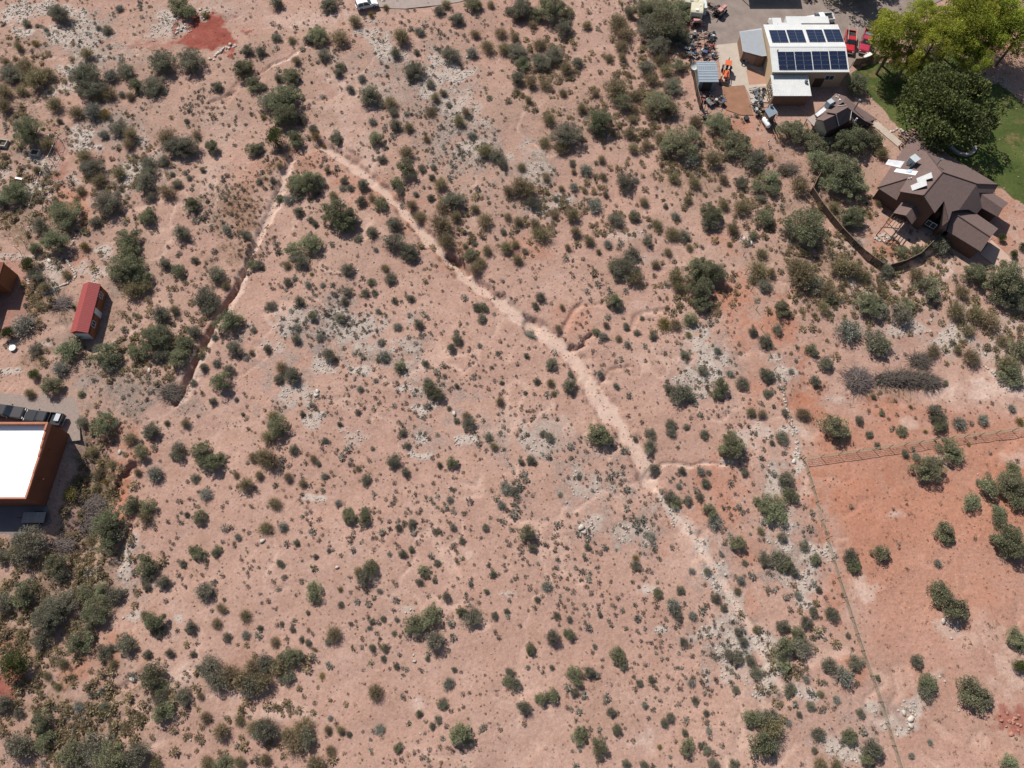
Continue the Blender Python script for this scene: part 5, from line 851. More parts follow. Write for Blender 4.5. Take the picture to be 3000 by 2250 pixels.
W(MB().slab([tuple(NW(x, y, .07)) for x, y in ((330, 570), (365, 528), (635, 562), (600, 615))], .05), 'flashing', wmetal, bh)
W(MB().slab([tuple(NW(x, y, .16)) for x, y in ((478, 575), (510, 542), (565, 545), (545, 582))], .08), 'skylight', mat('sky_glass', A(190, 206, 220), .1), bh)
p = NW(870, 480); W(MB().tube(p - Vector((0, 0, .3)), p + Vector((0, 0, 1.3)), .1, n=8).tube(p + Vector((0, 0, 1.3)), p + Vector((0, 0, 1.5)), .2, .2, n=10), 'flue_pipe', steel, bh)
for x, y in ((510, 660), (540, 655)): p = NW(x, y); W(MB().tube(p - Vector((0, 0, .3)), p + Vector((0, 0, .35)), .1, n=8), 'vent_pipe', trim, bh)
# pergola
pg = empty('pergola', tuple(pix(*ZB(350, 1190), .1)), 0, 'dark timber pergola frame at the patio below the porch roof', 'pergola')
m = MB(); cs = [pix(*ZB(x, y), 2.6) for x, y in ((330, 1085), (490, 1150), (395, 1275), (200, 1255))]
for a, b in ((0, 1), (1, 2), (2, 3), (3, 0)): W(MB().tube(cs[a], cs[b], .09, n=4), 'beam', dwood, pg)
for f_ in (.25, .5, .75): W(MB().tube(cs[0].lerp(cs[1], f_), cs[3].lerp(cs[2], f_), .06, n=4), 'rafter', dwood, pg)
for p in cs: W(MB().tube((p.x, p.y, 0), p, .09, n=6), 'post', dwood, pg)
# small brown house
shh = empty('small_brown_house', (61.5, 97.5, 0), 0, 'small brown shingle-roofed house with stepped gables between workshop and lawn', 'house')
T = (925, 112, 2.9); LN = (392, 625, 2.9); rg0 = (1110, 330, 4.3); rg1 = (1650, 800, 4.1)
NS = onplane(ZS, T, LN, rg0)
plane_polys(shh, [[NS(925, 112), NS(392, 625), NS(460, 705), NS(690, 590), NS(950, 435), NS(1110, 330)]], shing)
planes(shh, [[T, rg0, rg1, (1790, 800, 3.2), (1960, 760, 2.9), (1420, 400, 2.9), (1180, 190, 2.9)],
             [rg0, (1215, 470, 4.2), (1320, 550, 3.7), (1255, 850, 2.8), (1600, 860, 2.8), (1870, 900, 2.8), (1790, 800, 3.2), rg1],
             [(690, 582, 4.5), (930, 622, 5.1), (1222, 462, 5.2), (1205, 420, 4.9), (950, 435, 4.7)], [(930, 622, 5.12), (1000, 930, 3.3), (1260, 790, 3.3), (1315, 545, 4.2), (1222, 462, 5.22)],
             [(420, 758, 4.0), (618, 795, 4.7), (930, 645, 4.75), (690, 588, 4.1)], [(618, 795, 4.72), (692, 1062, 2.9), (1002, 930, 3.0), (930, 645, 4.77)]], ZS, shing)
def footS(q, z, ins=.4):
    P = [pix(*ZS(x, y), z) for x, y in q]; c = sum(P, Vector()) / len(P)
    return [((p - c) * (1 - ins / (p - c).length) + c) for p in P]
W(MB().prism([(p.x, p.y) for p in footS([T[:2], LN[:2], (470, 780), (690, 1060), (1000, 930), (1255, 850), (1870, 890), (1960, 760), (1420, 400)], 2.8)[::-1]], -.3, 2.75), 'wall', bwall, shh)
gw = [pix(*ZS(x, y), z) for x, y, z in ((430, 770, 3.85), (618, 800, 4.55), (690, 1055, 2.85))]; B_ = [Vector((p.x, p.y, -.2)) for p in gw]; d = Vector((.25, .2, 0))
for a in (0, 1): W(MB().hexa([B_[a] + d, B_[a + 1] + d, B_[a + 1] + d * 1.4, B_[a] + d * 1.4], [gw[a] + d, gw[a + 1] + d, gw[a + 1] + d * 1.4, gw[a] + d * 1.4]), 'gable', mat('cream_gable', A(226, 204, 176), .8), shh)
for q in (((930, 640, 5.14), (1002, 930, 3.36)), ((1318, 560, 4.25), (1275, 790, 3.4)), ((960, 438, 4.78), (1180, 410, 4.95))):
    a, b = [pix(*ZS(x, y), z) for x, y, z in q]; W(MB().tube(a + Vector((0, 0, .05)), b + Vector((0, 0, .05)), .06, n=5), 'flashing', trim, shh)
W(MB().slab([tuple(NS(x, y, .06)) for x, y in ((405, 640), (470, 700), (690, 530), (630, 450))], .05), 'flashing', flash, shh)
W(MB().slab([tuple(pix(*ZS(x, y), z)) for x, y, z in ((205, 745, 2.6), (380, 930, 2.6), (470, 720, 2.75), (395, 630, 2.75))], .1), 'porch_roof', mat('grey_deck', A(182, 166, 156), .8, var=.1), shh)
for x, y in ((215, 745), (385, 925)): p = pix(*ZS(x, y), 2.5); W(MB().box((p.x, p.y, -.1), (.12, .12, 2.6)), 'post', dwood, shh)
e = empty('cooler', tuple(NS(730, 440, .9)), 0, 'pale rooftop evaporative cooler on the small brown house', 'cooler')
MB().box((0, 0, -.9), (1.2, 1.0, 1.3), R(35)).build('cabinet', _mc['pale_blue_steel'], e, bevel=.05); MB().box((.9, .6, -.7), (.8, .5, .5), R(35)).build('duct', steel, e)
p = pix(*ZS(1380, 520), 3.9); W(MB().tube(p - Vector((0, 0, .5)), p + Vector((0, 0, 2.2)), .13, n=9).tube(p + Vector((0, 0, 2.2)), p + Vector((0, 0, 2.4)), .22, n=10), 'flue_pipe', steel, shh)
for x, y, r in ((1010, 295, .22), (920, 215, .14), (965, 235, .12), (990, 180, .1), (1440, 760, .2)): p = NS(x, y) if x < 1100 else pix(*ZS(x, y), 3.4); W(MB().tube(p - Vector((0, 0, .4)), p + Vector((0, 0, .3)), r, r * .8, n=9), 'vent_cap', trim, shh)
# ---------------- red-roofed shed
rs = empty('red_shed', (-70, 56.6, 0), 0, 'narrow shed with bright red metal roof and orange walls', 'shed')
xa, xb, ya, yb, xr = -71.45, -68.55, 52.1, 61.2, -70.1
red = mat('red_metal_roof', A(186, 90, 86), .45, .1, var=.05)
orw = mat('orange_brown_wall', A(164, 104, 66), .85, var=.06)
W(MB().prism([(xa + .15, ya + .15), (xb - .1, ya + .15), (xb - .1, yb - .15), (xa + .15, yb - .15)], -.3, 2.3), 'wall', orw, rs)
for yy in (ya + .16, yb - .2): W(MB().add([(xa + .15, yy, 2.28), (xb - .1, yy, 2.28), (xr, yy, 3.05), (xa + .15, yy + .04, 2.28), (xb - .1, yy + .04, 2.28), (xr, yy + .04, 3.05)], [(0, 1, 2), (5, 4, 3), (0, 3, 4, 1), (1, 4, 5, 2), (2, 5, 3, 0)]), 'gable', orw, rs)
zrd = lambda x: 2.4 + (3.15 - 2.4) * ((x - xa) / (xr - xa) if x < xr else (xb - x) / (xb - xr))
rr_ = W(MB().slab([(xa, ya, 2.4), (xr, ya, 3.15), (xr, yb, 3.15), (xa, yb, 2.4)], .06).slab([(xr, ya, 3.151), (xb, ya, 2.4), (xb, yb, 2.4), (xr, yb, 3.151)], .06), 'roof', red, rs)
m = MB()
for i in range(31):
    y = ya + .05 + i * (yb - ya - .1) / 30
    for u, v in ((xa, xr), (xr, xb)): m.hexa([(u, y - .02, zrd(u) - .02), (v, y - .02, zrd(v) - .02), (v, y + .02, zrd(v) - .02), (u, y + .02, zrd(u) - .02)], [(u, y - .02, zrd(u) + .03), (v, y - .02, zrd(v) + .03), (v, y + .02, zrd(v) + .03), (u, y + .02, zrd(u) + .03)])
m.build('ribs', red, rr_)
W(MB().box((xb - .09, 55.7 + .8, .05), (.06, 1.0, 2.05)), 'door', trim, rs)
window(rs, (xb - .1 + 70, 59.6 - 56.6, 1.5), (1, 0), .9, .9); window(rs, (xb - .1 + 70, 54.2 - 56.6, 1.5), (1, 0), .9, .9)
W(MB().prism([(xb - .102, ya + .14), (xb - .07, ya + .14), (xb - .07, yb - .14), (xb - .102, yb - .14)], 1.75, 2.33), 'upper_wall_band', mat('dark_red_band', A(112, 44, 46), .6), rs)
W(MB().box((-69.95, ya + .12, .05), (2.2, .06, 1.95)), 'garage_door', trim, rs)
# ---------------- white flat-roofed building
wb = empty('flat_roof_building', (-78, 30, 0), 0, 'big building with brilliant white flat roof and terracotta stucco walls', 'building')
terr = mat('shade_toned_terracotta', A(132, 78, 56), .9, var=.1, scale=.6, bump=.2); cap = mat('sun_toned_parapet', A(196, 130, 102), .9, var=.08)  # wall tone darkened for its shaded side; parapet copy painted lighter as sunlit
bx0, bx1, by0, by1, hb = -98.0, -68.95, 24.3, 35.7, 4.6
W(MB().prism([(bx0, by0), (bx1 - .75, by0), (bx1, by1), (bx0, by1)], -.4, hb), 'wall', terr, wb)
W(MB().prism([(bx0 + .2, by0 + .2), (bx1 - 1.0, by0 + .2), (bx1 - .25, by1 - .2), (bx0 + .2, by1 - .2)], hb - .05, hb + .03), 'roof', mat('white_roof_coating', (.84, .84, .82), .6, var=.02), wb)
ht = .42
steps = []
n = 9
for i in range(n):
    f0, f1 = i / n, (i + 1) / n; hh = (.95, .72, .6, .42, .3, .3, .22, .18, .18)[i]
    q = lambda f: (bx1 - .75 * f, by1 - (by1 - by0) * f)
    (ax, ay), (cx_, cy_) = q(f0), q(f1)
    W(MB().hexa([(cx_ - .28, cy_, hb), (cx_ + .003, cy_, hb), (ax + .003, ay, hb), (ax - .28, ay, hb)], [(cx_ - .28, cy_, hb + hh), (cx_ + .003, cy_, hb + hh), (ax + .003, ay, hb + hh), (ax - .28, ay, hb + hh)]), 'parapet', cap, wb)
for i in range(6):
    xl = bx1 - .28 - (i + 1) * 4.6; xh = bx1 - .28 - i * 4.6; hh = .98 - .09 * i + (.1 if i % 2 else 0)
    W(MB().prism([(max(xl, bx0), by1 - .28), (xh, by1 - .28), (xh, by1 + .003), (max(xl, bx0), by1 + .003)], hb, hb + hh), 'parapet', cap, wb)
W(MB().prism([(bx0, by0 - .003), (bx1 - .75, by0 - .003), (bx1 - .75, by0 + .25), (bx0, by0 + .25)], hb, hb + .2), 'parapet', cap, wb)
for x, y, hh in ((-75.5, 27.0, .5), (-79.5, 31.5, .4), (-84.0, 28.0, .6)): W(MB().tube((x, y, hb), (x, y, hb + hh), .12, n=8), 'roof_vent', steel, wb)
for y in (27.2, 30.1, 33.0): W(MB().prism([(bx0 + .3, y), (bx1 - 1.1, y), (bx1 - 1.1, y + .08), (bx0 + .3, y + .08)], hb + .03, hb + .045), 'roof_seam', trim, wb)
for y in (27.5, 32.0):
    MBx = MB().tube((bx1 - .6, y, hb - .9), (bx1 + .35, y, hb - 1.0), .07, n=6); W(MBx, 'roof_drain', terr, wb)
# ---------------- house corner at the left edge
ph = pix(14, 772, 3.6); lh = empty('adobe_house', (ph.x - 6, ph.y - 5, 0), 0, 'orange adobe house corner cut by the left edge of the photo', 'house')
W(MB().prism([(ph.x - 14, ph.y - 9.5), (ph.x - 2.2, ph.y - 9.5), (ph.x - 2.2, ph.y - 3.6), (ph.x - .1, ph.y - 3.6), (ph.x - .1, ph.y), (ph.x - 14, ph.y)], -.3, 3.6), 'wall', orw, lh)
W(MB().prism([(ph.x - 14.2, ph.y - 9.7), (ph.x - 2.1, ph.y - 9.7), (ph.x - 2.1, ph.y - 3.7), (ph.x, ph.y - 3.7), (ph.x, ph.y + .1), (ph.x - 14.2, ph.y + .1)], 3.602, 3.9), 'roof', terr, lh)
# ------------------------------------------------------------------ vehicles
chrome = mat('chrome', (.6, .6, .6), .2, .8)
lampw = mat('lamp_glass', (.7, .7, .66), .2)
lampr = mat('tail_lamp', (.4, .03, .02), .3)
def paint(n, c): return mat('paint_' + n, c, .28, .15, var=.05, coat=.6)
def wheels(e, xs, yw, r, wd=.24):
    for x in xs:
        for s in (-1, 1):
            o = MB().tube((x, s * (yw - wd), r), (x, s * yw, r), r, n=18).build('wheel', black, e)
            MB().tube((x, s * (yw - .02), r), (x, s * (yw + .015), r), r * .55, n=12).build('rim', chrome, o)
def glasspane(e, name, q, t=.03):
    q = [Vector(p) for p in q]; n = (q[1] - q[0]).cross(q[3] - q[0]).normalized() * t
    MB().hexa([p - n for p in q], [p + n for p in q]).build(name, dkglass, e)
def pose(pn, pt, z=.9):
    a, b = pix(*pn, z), pix(*pt, z); c = (a + b) / 2; return c, math.atan2(a.y - b.y, a.x - b.x), (a - b).length
def pickup(name, label, pn, pt, pm, L=None, crew=True, rack=False, box=False, zr=.11):
    c, rz, l = pose(pn, pt); L = L or l
    e = empty(name, (c.x, c.y, zr), rz, label, 'pickup truck')
    h = L / 2; w_ = .98; bed = -h + .40 * L if not crew else -h + .33 * L; cab = h - .30 * L
    MB().profile([(-h, .42), (-h, 1.0), (h - .12, 1.0), (h, .8), (h, .42)], -w_, w_).build('body', pm, e, bevel=.06)
    MB().hexa([(cab, -w_ + .06, .99), (h - .15, -w_ + .1, .97), (h - .15, w_ - .1, .97), (cab, w_ - .06, .99)], [(cab, -w_ + .12, 1.16), (h - .25, -w_ + .2, 1.06), (h - .25, w_ - .2, 1.06), (cab, w_ - .12, 1.16)]).build('hood', pm, e, bevel=.04)
    b0, b1 = bed + .05, cab; t0, t1 = bed + .3, cab - .75
    MB().hexa([(b0, -w_ + .03, .98), (b1, -w_ + .03, .98), (b1, w_ - .03, .98), (b0, w_ - .03, .98)], [(t0, -w_ + .2, 1.72), (t1, -w_ + .2, 1.72), (t1, w_ - .2, 1.72), (t0, w_ - .2, 1.72)]).build('cab', pm, e, bevel=.05)
    glasspane(e, 'windshield', [(b1 - .03, -w_ + .14, 1.08), (b1 - .03, w_ - .14, 1.08), (t1 + .04, w_ - .28, 1.67), (t1 + .04, -w_ + .28, 1.67)])
    glasspane(e, 'rear_window', [(b0 + .04, -w_ + .16, 1.15), (b0 + .04, w_ - .16, 1.15), (t0 - .04, w_ - .3, 1.62), (t0 - .04, -w_ + .3, 1.62)])
    for s in (-1, 1):
        yb, yt = s * (w_ - .055), s * (w_ - .19); mid = (b0 + b1) / 2 - .1
        glasspane(e, 'side_window', [(b0 + .25, yb, 1.12), (mid - .05, yb, 1.12), (mid - .05, yt, 1.64), (t0 + .12, yt, 1.64)])
        glasspane(e, 'side_window', [(mid + .05, yb, 1.12), (b1 - .2, yb, 1.12), (t1 - .1, yt, 1.64), (mid + .05, yt, 1.64)])
        MB().box((b1 - .25, s * (w_ + .12), 1.1), (.14, .2, .16)).build('mirror', black, e)
        MB().box((h - .05, s * (w_ - .26), .72), (.12, .32, .18)).build('headlight', lampw, e)
        MB().box((-h + .02, s * (w_ - .1), .72), (.08, .16, .3)).build('tail_light', lampr, e)
    m = MB()
    for s in (-1, 1): m.box(((-h + bed) / 2, s * (w_ - .05), .98), (bed + h, .1, .34))
    m.box((-h + .04, 0, .98), (.08, 2 * w_ - .2, .32)); m.box((bed - .04, 0, .98), (.07, 2 * w_ - .2, .32))
    bo = m.build('bed_wall', pm, e); MB().box(((-h + bed) / 2, 0, 1.0), (bed + h - .2, 2 * w_ - .22, .02)).build('bed_liner', black, bo)
    MB().box((h + .04, 0, .45), (.16, 1.8, .2)).build('bumper', chrome, e); MB().box((-h - .05, 0, .45), (.14, 1.8, .18)).build('bumper', chrome, e)
    wheels(e, (-h + 1.15, h - .95), w_ + .01, .39)
    if rack:
        for s in (-1, 1):
            m = MB().tube((-h - .2, s * .78, 1.98), (cab - .2, s * .78, 1.98), .045, n=6)
            for x in (-h + .2, bed - .1, cab - .9): m.tube((x, s * .82, 1.2 if x < bed else 1.6), (x, s * .78, 1.98), .03, n=5)
            m.build('rack', mat('pale_steel', A(206, 190, 170), .5, .3), e)
    if box: MB().box((bed - .55, 0, 1.0), (.7, 1.5, .42)).build('tool_box', steel, e, bevel=.03)
    return e
pickup('pickup_truck', 'red pickup with a pale ladder rack, closest to the workshop', (2488, 152), (2492, 94), paint('red', (.45, .02, .025)), rack=True)
pickup('pickup_truck', 'dark pink-red pickup with a tool box in its bed, beside the pine', (2529.5, 152), (2547, 93), paint('crimson', (.40, .03, .06)), box=True)
pickup('pickup_truck', 'white pickup parked behind the long white trailer', (2364, 59), (2440, 51), paint('white', (.75, .76, .77)), L=5.4)
bk = paint('black', (.018, .018, .02))
e = pickup('pickup_truck', 'black pickup with a silver sheet in its bed, nose to nose with another', (75, 1216), (184, 1232), bk)
MB().box((-2.35, -.25, 1.32), (.75, 1.2, .04)).build('bed_load', steel, e)
pickup('pickup_truck', 'dark pickup cut by the left edge, nose to nose with the black one', (71, 1212), (-40, 1198), paint('charcoal', (.03, .026, .028)))
# SUV
c, rz, l = pose((1103, 4), (1044, 18), .8)
e = empty('suv', (c.x, c.y, .08), rz, 'white SUV parked at the top edge beside the gravel road', 'car'); pw = paint('pearl', (.74, .75, .75)); h = 2.25; w_ = .92
MB().profile([(-h, .4), (-h, .95), (h - .2, .92), (h, .7), (h, .4)], -w_, w_).build('body', pw, e, bevel=.08)
MB().hexa([(-h + .05, -w_ + .05, .93), (.95, -w_ + .05, .93), (.95, w_ - .05, .93), (-h + .05, w_ - .05, .93)], [(-h + .35, -w_ + .2, 1.62), (.2, -w_ + .2, 1.62), (.2, w_ - .2, 1.62), (-h + .35, w_ - .2, 1.62)]).build('cabin', pw, e, bevel=.08)
MB().hexa([(.9, -w_ + .05, .9), (h - .15, -w_ + .12, .86), (h - .15, w_ - .12, .86), (.9, w_ - .05, .9)], [(.9, -w_ + .12, 1.05), (h - .4, -w_ + .2, .96), (h - .4, w_ - .2, .96), (.9, w_ - .12, 1.05)]).build('hood', pw, e, bevel=.04)
glasspane(e, 'windshield', [(.96, -w_ + .14, 1.02), (.96, w_ - .14, 1.02), (.26, w_ - .26, 1.58), (.26, -w_ + .26, 1.58)])
glasspane(e, 'rear_window', [(-h + .09, -w_ + .16, 1.05), (-h + .09, w_ - .16, 1.05), (-h + .32, w_ - .28, 1.55), (-h + .32, -w_ + .28, 1.55)])
for s in (-1, 1):
    for a, b, a2, b2 in ((-1.85, -.75, -1.7, -.75), (-.65, .65, -.65, .12)): glasspane(e, 'side_window', [(a, s * (w_ - .055), 1.02), (b, s * (w_ - .055), 1.02), (b2, s * (w_ - .185), 1.55), (a2, s * (w_ - .185), 1.55)])
    MB().box((.75, s * (w_ + .1), .98), (.12, .18, .14)).build('mirror', pw, e); MB().box((h - .06, s * .62, .66), (.12, .36, .14)).build('headlight', lampw, e); MB().box((-h, s * .68, .78), (.08, .3, .2)).build('tail_light', lampr, e)
    MB().tube((-1.7, s * .6, 1.66), (.0, s * .6, 1.66), .025, n=5).build('roof_rail', black, e)
wheels(e, (-1.35, 1.38), w_ + .01, .36, .22)
# campers
cream = mat('cream_camper', A(226, 216, 186), .6, var=.06, scale=.9)
def camper(label, q, zt, L, front):
    P = [pix(x, y, zt) for x, y in q]; c = (P[0] + P[1]) / 2; d = (P[1] - P[0]); wd = d.length; rz = math.atan2(d.y, d.x)
    e = empty('camper', (c.x, c.y, .11), rz, label, 'camper')
    pf = [(-.25, .5), (0, zt - .8), (.25, zt - .25), (.7, zt - .11), (L, zt - .11), (L, .5)]
    m = MB(); n = len(pf); v = [(-wd / 2, x, z) for x, z in pf] + [(wd / 2, x, z) for x, z in pf]
    m.add(v, [tuple(range(n)), tuple(range(2 * n - 1, n - 1, -1))] + [(i, n + i, n + (i + 1) % n, (i + 1) % n) for i in range(n)])
    m.build('body', cream, e, bevel=.05)
    MB().box((0, -.14, .8), (wd * .7, .06, .95)).build('rear_panel', mat('faded_brown', A(128, 106, 92), .9), e)
    MB().box((0, .9, zt - .11), (.6, .6, .12)).build('roof_vent', trim, e); MB().box((.6, 2.2, zt - .11), (.35, .35, .1)).build('roof_vent', trim, e)
    for s in (-1, 1): MB().box((s * wd / 2, 1.6, 1.3), (.05, 1.0, .6)).build('window', dkglass, e); MB().tube((s * (wd / 2 - .25), 1.4, .33), (s * (wd / 2 + .01), 1.4, .33), .33, n=14).build('wheel', black, e)
    return e
ZJ = zz(1960, 0, 9.217)
camper('cream camper with rounded rear nearest the pink tractor', [ZJ(595, 330), ZJ(925, 365)], 2.7, 3.6, 1)
camper('cream camper at the top edge behind the other camper', [ZJ(430, 60), ZJ(780, 95)], 2.8, 5.0, 1)
p = pix(*ZJ(905, 95), 2.2); e = empty('trailer_box', (p.x, p.y, .11), 0, 'white box trailer squeezed against the campers', 'trailer')
MB().box((0, 0, .5), (1.7, 2.8, 1.7)).build('body', wmetal, e, bevel=.05)
for s in (-1, 1): MB().tube((s * .75, -.3, .3), (s * .95, -.3, .3), .3, n=12).build('wheel', black, e)
q = [pix(2186, 14), pix(2362, 26)]  # roof added past the top edge to cast the dark shadow on the driveway
e = empty('added_shade_roof', (66.0, 130.6, 0), 0, 'dark open roof added mostly above the top edge to shade the driveway', 'added_shade_roof')
e.location = ((q[0].x + q[1].x) / 2 - 1.6, q[1].y + 4.6, 0)
MB().slab([(-5.6, -2.2, 3.3), (5.2, -2.2, 3.3), (5.2, 3.5, 3.6), (-5.6, 3.5, 3.6)], .1).build('roof', mat('dark_metal_roof', A(70, 72, 78), .6, var=.1), e)
for x in (-5.3, 0, 5.0):
    for y in (-1.9, 3.2): MB().box((x, y, 0), (.14, .14, 3.3)).build('post', iron, e)
# flatbed trailer by the white building
ZW = zz(0, 1150, 3.3175)
p = pix(*ZW(330, 1215), .6); e = empty('flatbed_trailer', (p.x, p.y, .08), R(0), 'small flatbed trailer with plank deck in the shade of the white building', 'trailer')
plk = MB().box((0, 0, 0), (3.3, .2, .05)).mesh('plank', mat('grey_planks', A(176, 164, 158), .9, var=.2, scale=3))
fr = MB().box((0, 0, .45), (3.4, 1.6, .1)).box((-2.0, 0, .42), (.9, .1, .1)).build('frame', iron, e)
for i in range(7): link(bpy.data.objects.new('plank', plk), e, (0, -.68 + i * .227, .56))
m = MB()
for i in range(5): m.tube((1.75, -.7 + i * .35, .5), (2.45, -.7 + i * .35, .75), .025, n=5)
m.tube((2.45, -.72, .75), (2.45, .72, .75), .03, n=5).tube((2.1, -.72, .62), (2.1, .72, .62), .025, n=5); m.build('ramp_gate', iron, e)
wheels(e, (.1, .8), .98, .3, .18)
# orange tractor with canopy and loader, facing down the picture
ZT = zz(2000, 150, 6.637)
orp = paint('orange', (.62, .13, .04))
a = pix(*ZT(880, 250), 1.5); b = pix(*ZT(835, 470), 1.2); rz = math.atan2(b.y - a.y, b.x - a.x)
c = (a + b) / 2; e = empty('tractor', (c.x, c.y, .13), rz, 'orange compact tractor with canopy and front loader on the concrete yard', 'tractor')
MB().box((1.15, 0, .75), (1.7, .6, .6)).build('hood', orp, e, bevel=.06); MB().box((0, 0, .5), (2.8, .45, .3)).build('chassis', black, e)
MB().box((-.9, 0, 2.05), (1.35, 1.25, .09)).build('canopy', orp, e, bevel=.03)
m = MB()
for x in (-1.4, -.35):
    for s in (-1, 1): m.tube((x, s * .5, .9), (x, s * .55, 2.05), .035, n=5)
m.build('canopy_post', black, e); MB().box((-.85, 0, .95), (.5, .5, .12)).box((-1.1, 0, 1.05), (.12, .5, .45)).build('seat', black, e)
for s in (-1, 1):
    MB().box((-.95, s * .75, 1.0), (1.0, .3, .06)).build('fender', orp, e); o = MB().tube((-.95, s * .6, .62), (-.95, s * .92, .62), .62, n=18).build('wheel', black, e); MB().tube((-.95, s * .9, .62), (-.95, s * .94, .62), .3, n=12).build('rim', orp, o)
    o = MB().tube((1.5, s * .55, .36), (1.5, s * .78, .36), .36, n=16).build('wheel', black, e); MB().tube((1.5, s * .76, .36), (1.5, s * .8, .36), .18, n=10).build('rim', orp, o)
    MB().tube((0, s * .55, 1.2), (1.7, s * .6, 1.25), .07, n=6).tube((1.7, s * .6, 1.25), (2.5, s * .6, .45), .07, n=6).build('loader_arm', orp, e)
MB().hexa([(2.4, -.8, .1), (3.0, -.8, .1), (3.0, .8, .1), (2.4, .8, .1)], [(2.45, -.8, .6), (2.55, -.8, .6), (2.55, .8, .6), (2.45, .8, .6)]).build('bucket', iron, e)
MB().tube((-1.8, 0, .6), (-3.0, .1, 1.5), .1, .07, n=6).tube((-3.0, .1, 1.5), (-3.5, .1, .4), .07, n=6).build('backhoe_arm', iron, e); MB().tube((1.5, .15, 1.3), (1.5, .15, 1.9), .04, n=6).build('exhaust', black, e)
# pink machines
pink = mat('faded_pink_paint', A(214, 156, 148), .6, var=.12, scale=2)
a = pix(*ZJ(1480, 200), 1.3); b = pix(*ZJ(1380, 280), 1.3); rz = math.atan2(a.y - b.y, a.x - b.x); c = (a + b) / 2
e = empty('old_tractor', (c.x, c.y, .11), rz, 'old tractor with faded pink hood beside the campers', 'tractor')
MB().box((.7, 0, .8), (1.2, .7, .6)).build('hood', pink, e, bevel=.06); MB().box((-.5, 0, .95), (1.0, 1.0, .5)).build('cowl', pink, e, bevel=.05); MB().box((0, 0, .45), (2.6, .4, .35)).build('chassis', iron, e); MB().box((-1.2, 0, .95), (.45, .5, .4)).build('seat', black, e)
for s in (-1, 1): MB().tube((-.9, s * .6, .6), (-.9, s * .9, .6), .6, n=16).build('wheel', black, e); MB().tube((1.0, s * .45, .35), (1.0, s * .65, .35), .35, n=14).build('wheel', black, e)
MB().tube((-1.4, .2, .9), (-2.2, .5, 1.6), .08, n=6).build('lift_arm', pink, e)
c = pix(*ZJ(740, 620), .8); e = empty('backhoe_frame', (c.x, c.y, .11), R(8), 'faded pink bent loader frame standing below the near camper', 'machine frame')
for s in (-.35, .35): MB().tube((-1.1, s, 0), (-1.0, s, 1.2), .1, n=6).tube((-1.0, s, 1.2), (.2, s, 1.55), .1, n=6).tube((.2, s, 1.55), (.9, s, 1.3), .1, n=6).tube((.9, s, 1.3), (1.1, s, .2), .1, n=6).tube((1.0, s, .3), (2.0, s, .35), .08, n=6).build('arm', pink, e)
MB().box((-.1, 0, 1.45), (1.3, .6, .12)).build('cross_plate', pink, e); MB().box((.3, -.2, .05), (.9, .8, .5)).build('engine', iron, e); MB().box((-1.0, 0, .3), (.3, .9, .5)).build('counterweight', pink, e)
# propane tank
a = pix(*ZT(1590, 1340), .7); b = pix(*ZT(1660, 1450), .7); d = (b - a).normalized()
e = empty('propane_tank', tuple((a + b) / 2 - Vector((0, 0, .7 - .11))), math.atan2(d.y, d.x), 'white horizontal propane tank below the utility hut', 'tank')
bm = bmesh.new(); bmesh.ops.create_uvsphere(bm, u_segments=18, v_segments=12, radius=.5)
for v in bm.verts: v.co = Vector((v.co.z + (.75 if v.co.z > 0.01 else -.75 if v.co.z < -.01 else 0), v.co.x, v.co.y + .72))
me = bpy.data.meshes.new('shell'); bm.to_mesh(me); bm.free(); me.materials.append(paint('tank', (.78, .78, .76)))
for p_ in me.polygons: p_.use_smooth = True
link(bpy.data.objects.new('shell', me), e); MB().tube((0, 0, 1.2), (0, 0, 1.4), .16, n=10).build('valve_dome', trim, e)
for x in (-.6, .6): MB().box((x, 0, -.1), (.2, .7, .4)).build('saddle', conc, e)
# satellite dish by the shed
c = pix(*ZT(220, 300), 1.6)
e = empty('satellite_dish', (c.x, c.y, 0), 0, 'white round satellite dish on a pole at the left of the metal shed', 'satellite dish')
MB().tube((0, 0, -.2), (0, 0, 1.6), .05, n=8).build('pole', steel, e)
m = MB(); n = 20; rings = []
for i, (r, z) in enumerate(((.02, 0), (.4, .05), (.7, .16))):
    rings.append([(r * math.cos(2 * math.pi * k_ / n), r * math.sin(2 * math.pi * k_ / n), z) for k_ in range(n)])
v = sum(rings, []) + [(x, y, z - .04) for x, y, z in sum(rings, [])]; f = []
for b_ in (0, 3 * n):
    for i in range(2):
        for k_ in range(n): f.append((b_ + i * n + k_, b_ + i * n + (k_ + 1) % n, b_ + (i + 1) * n + (k_ + 1) % n, b_ + (i + 1) * n + k_))
o = m.add(v, f).build('dish', trim, e, (0, 0, 1.6)); o.rotation_euler = (R(28), R(8), 0); MB().tube((0, 0, 0), (.1, -.5, .7), .02, n=5).build('feed_arm', steel, o)
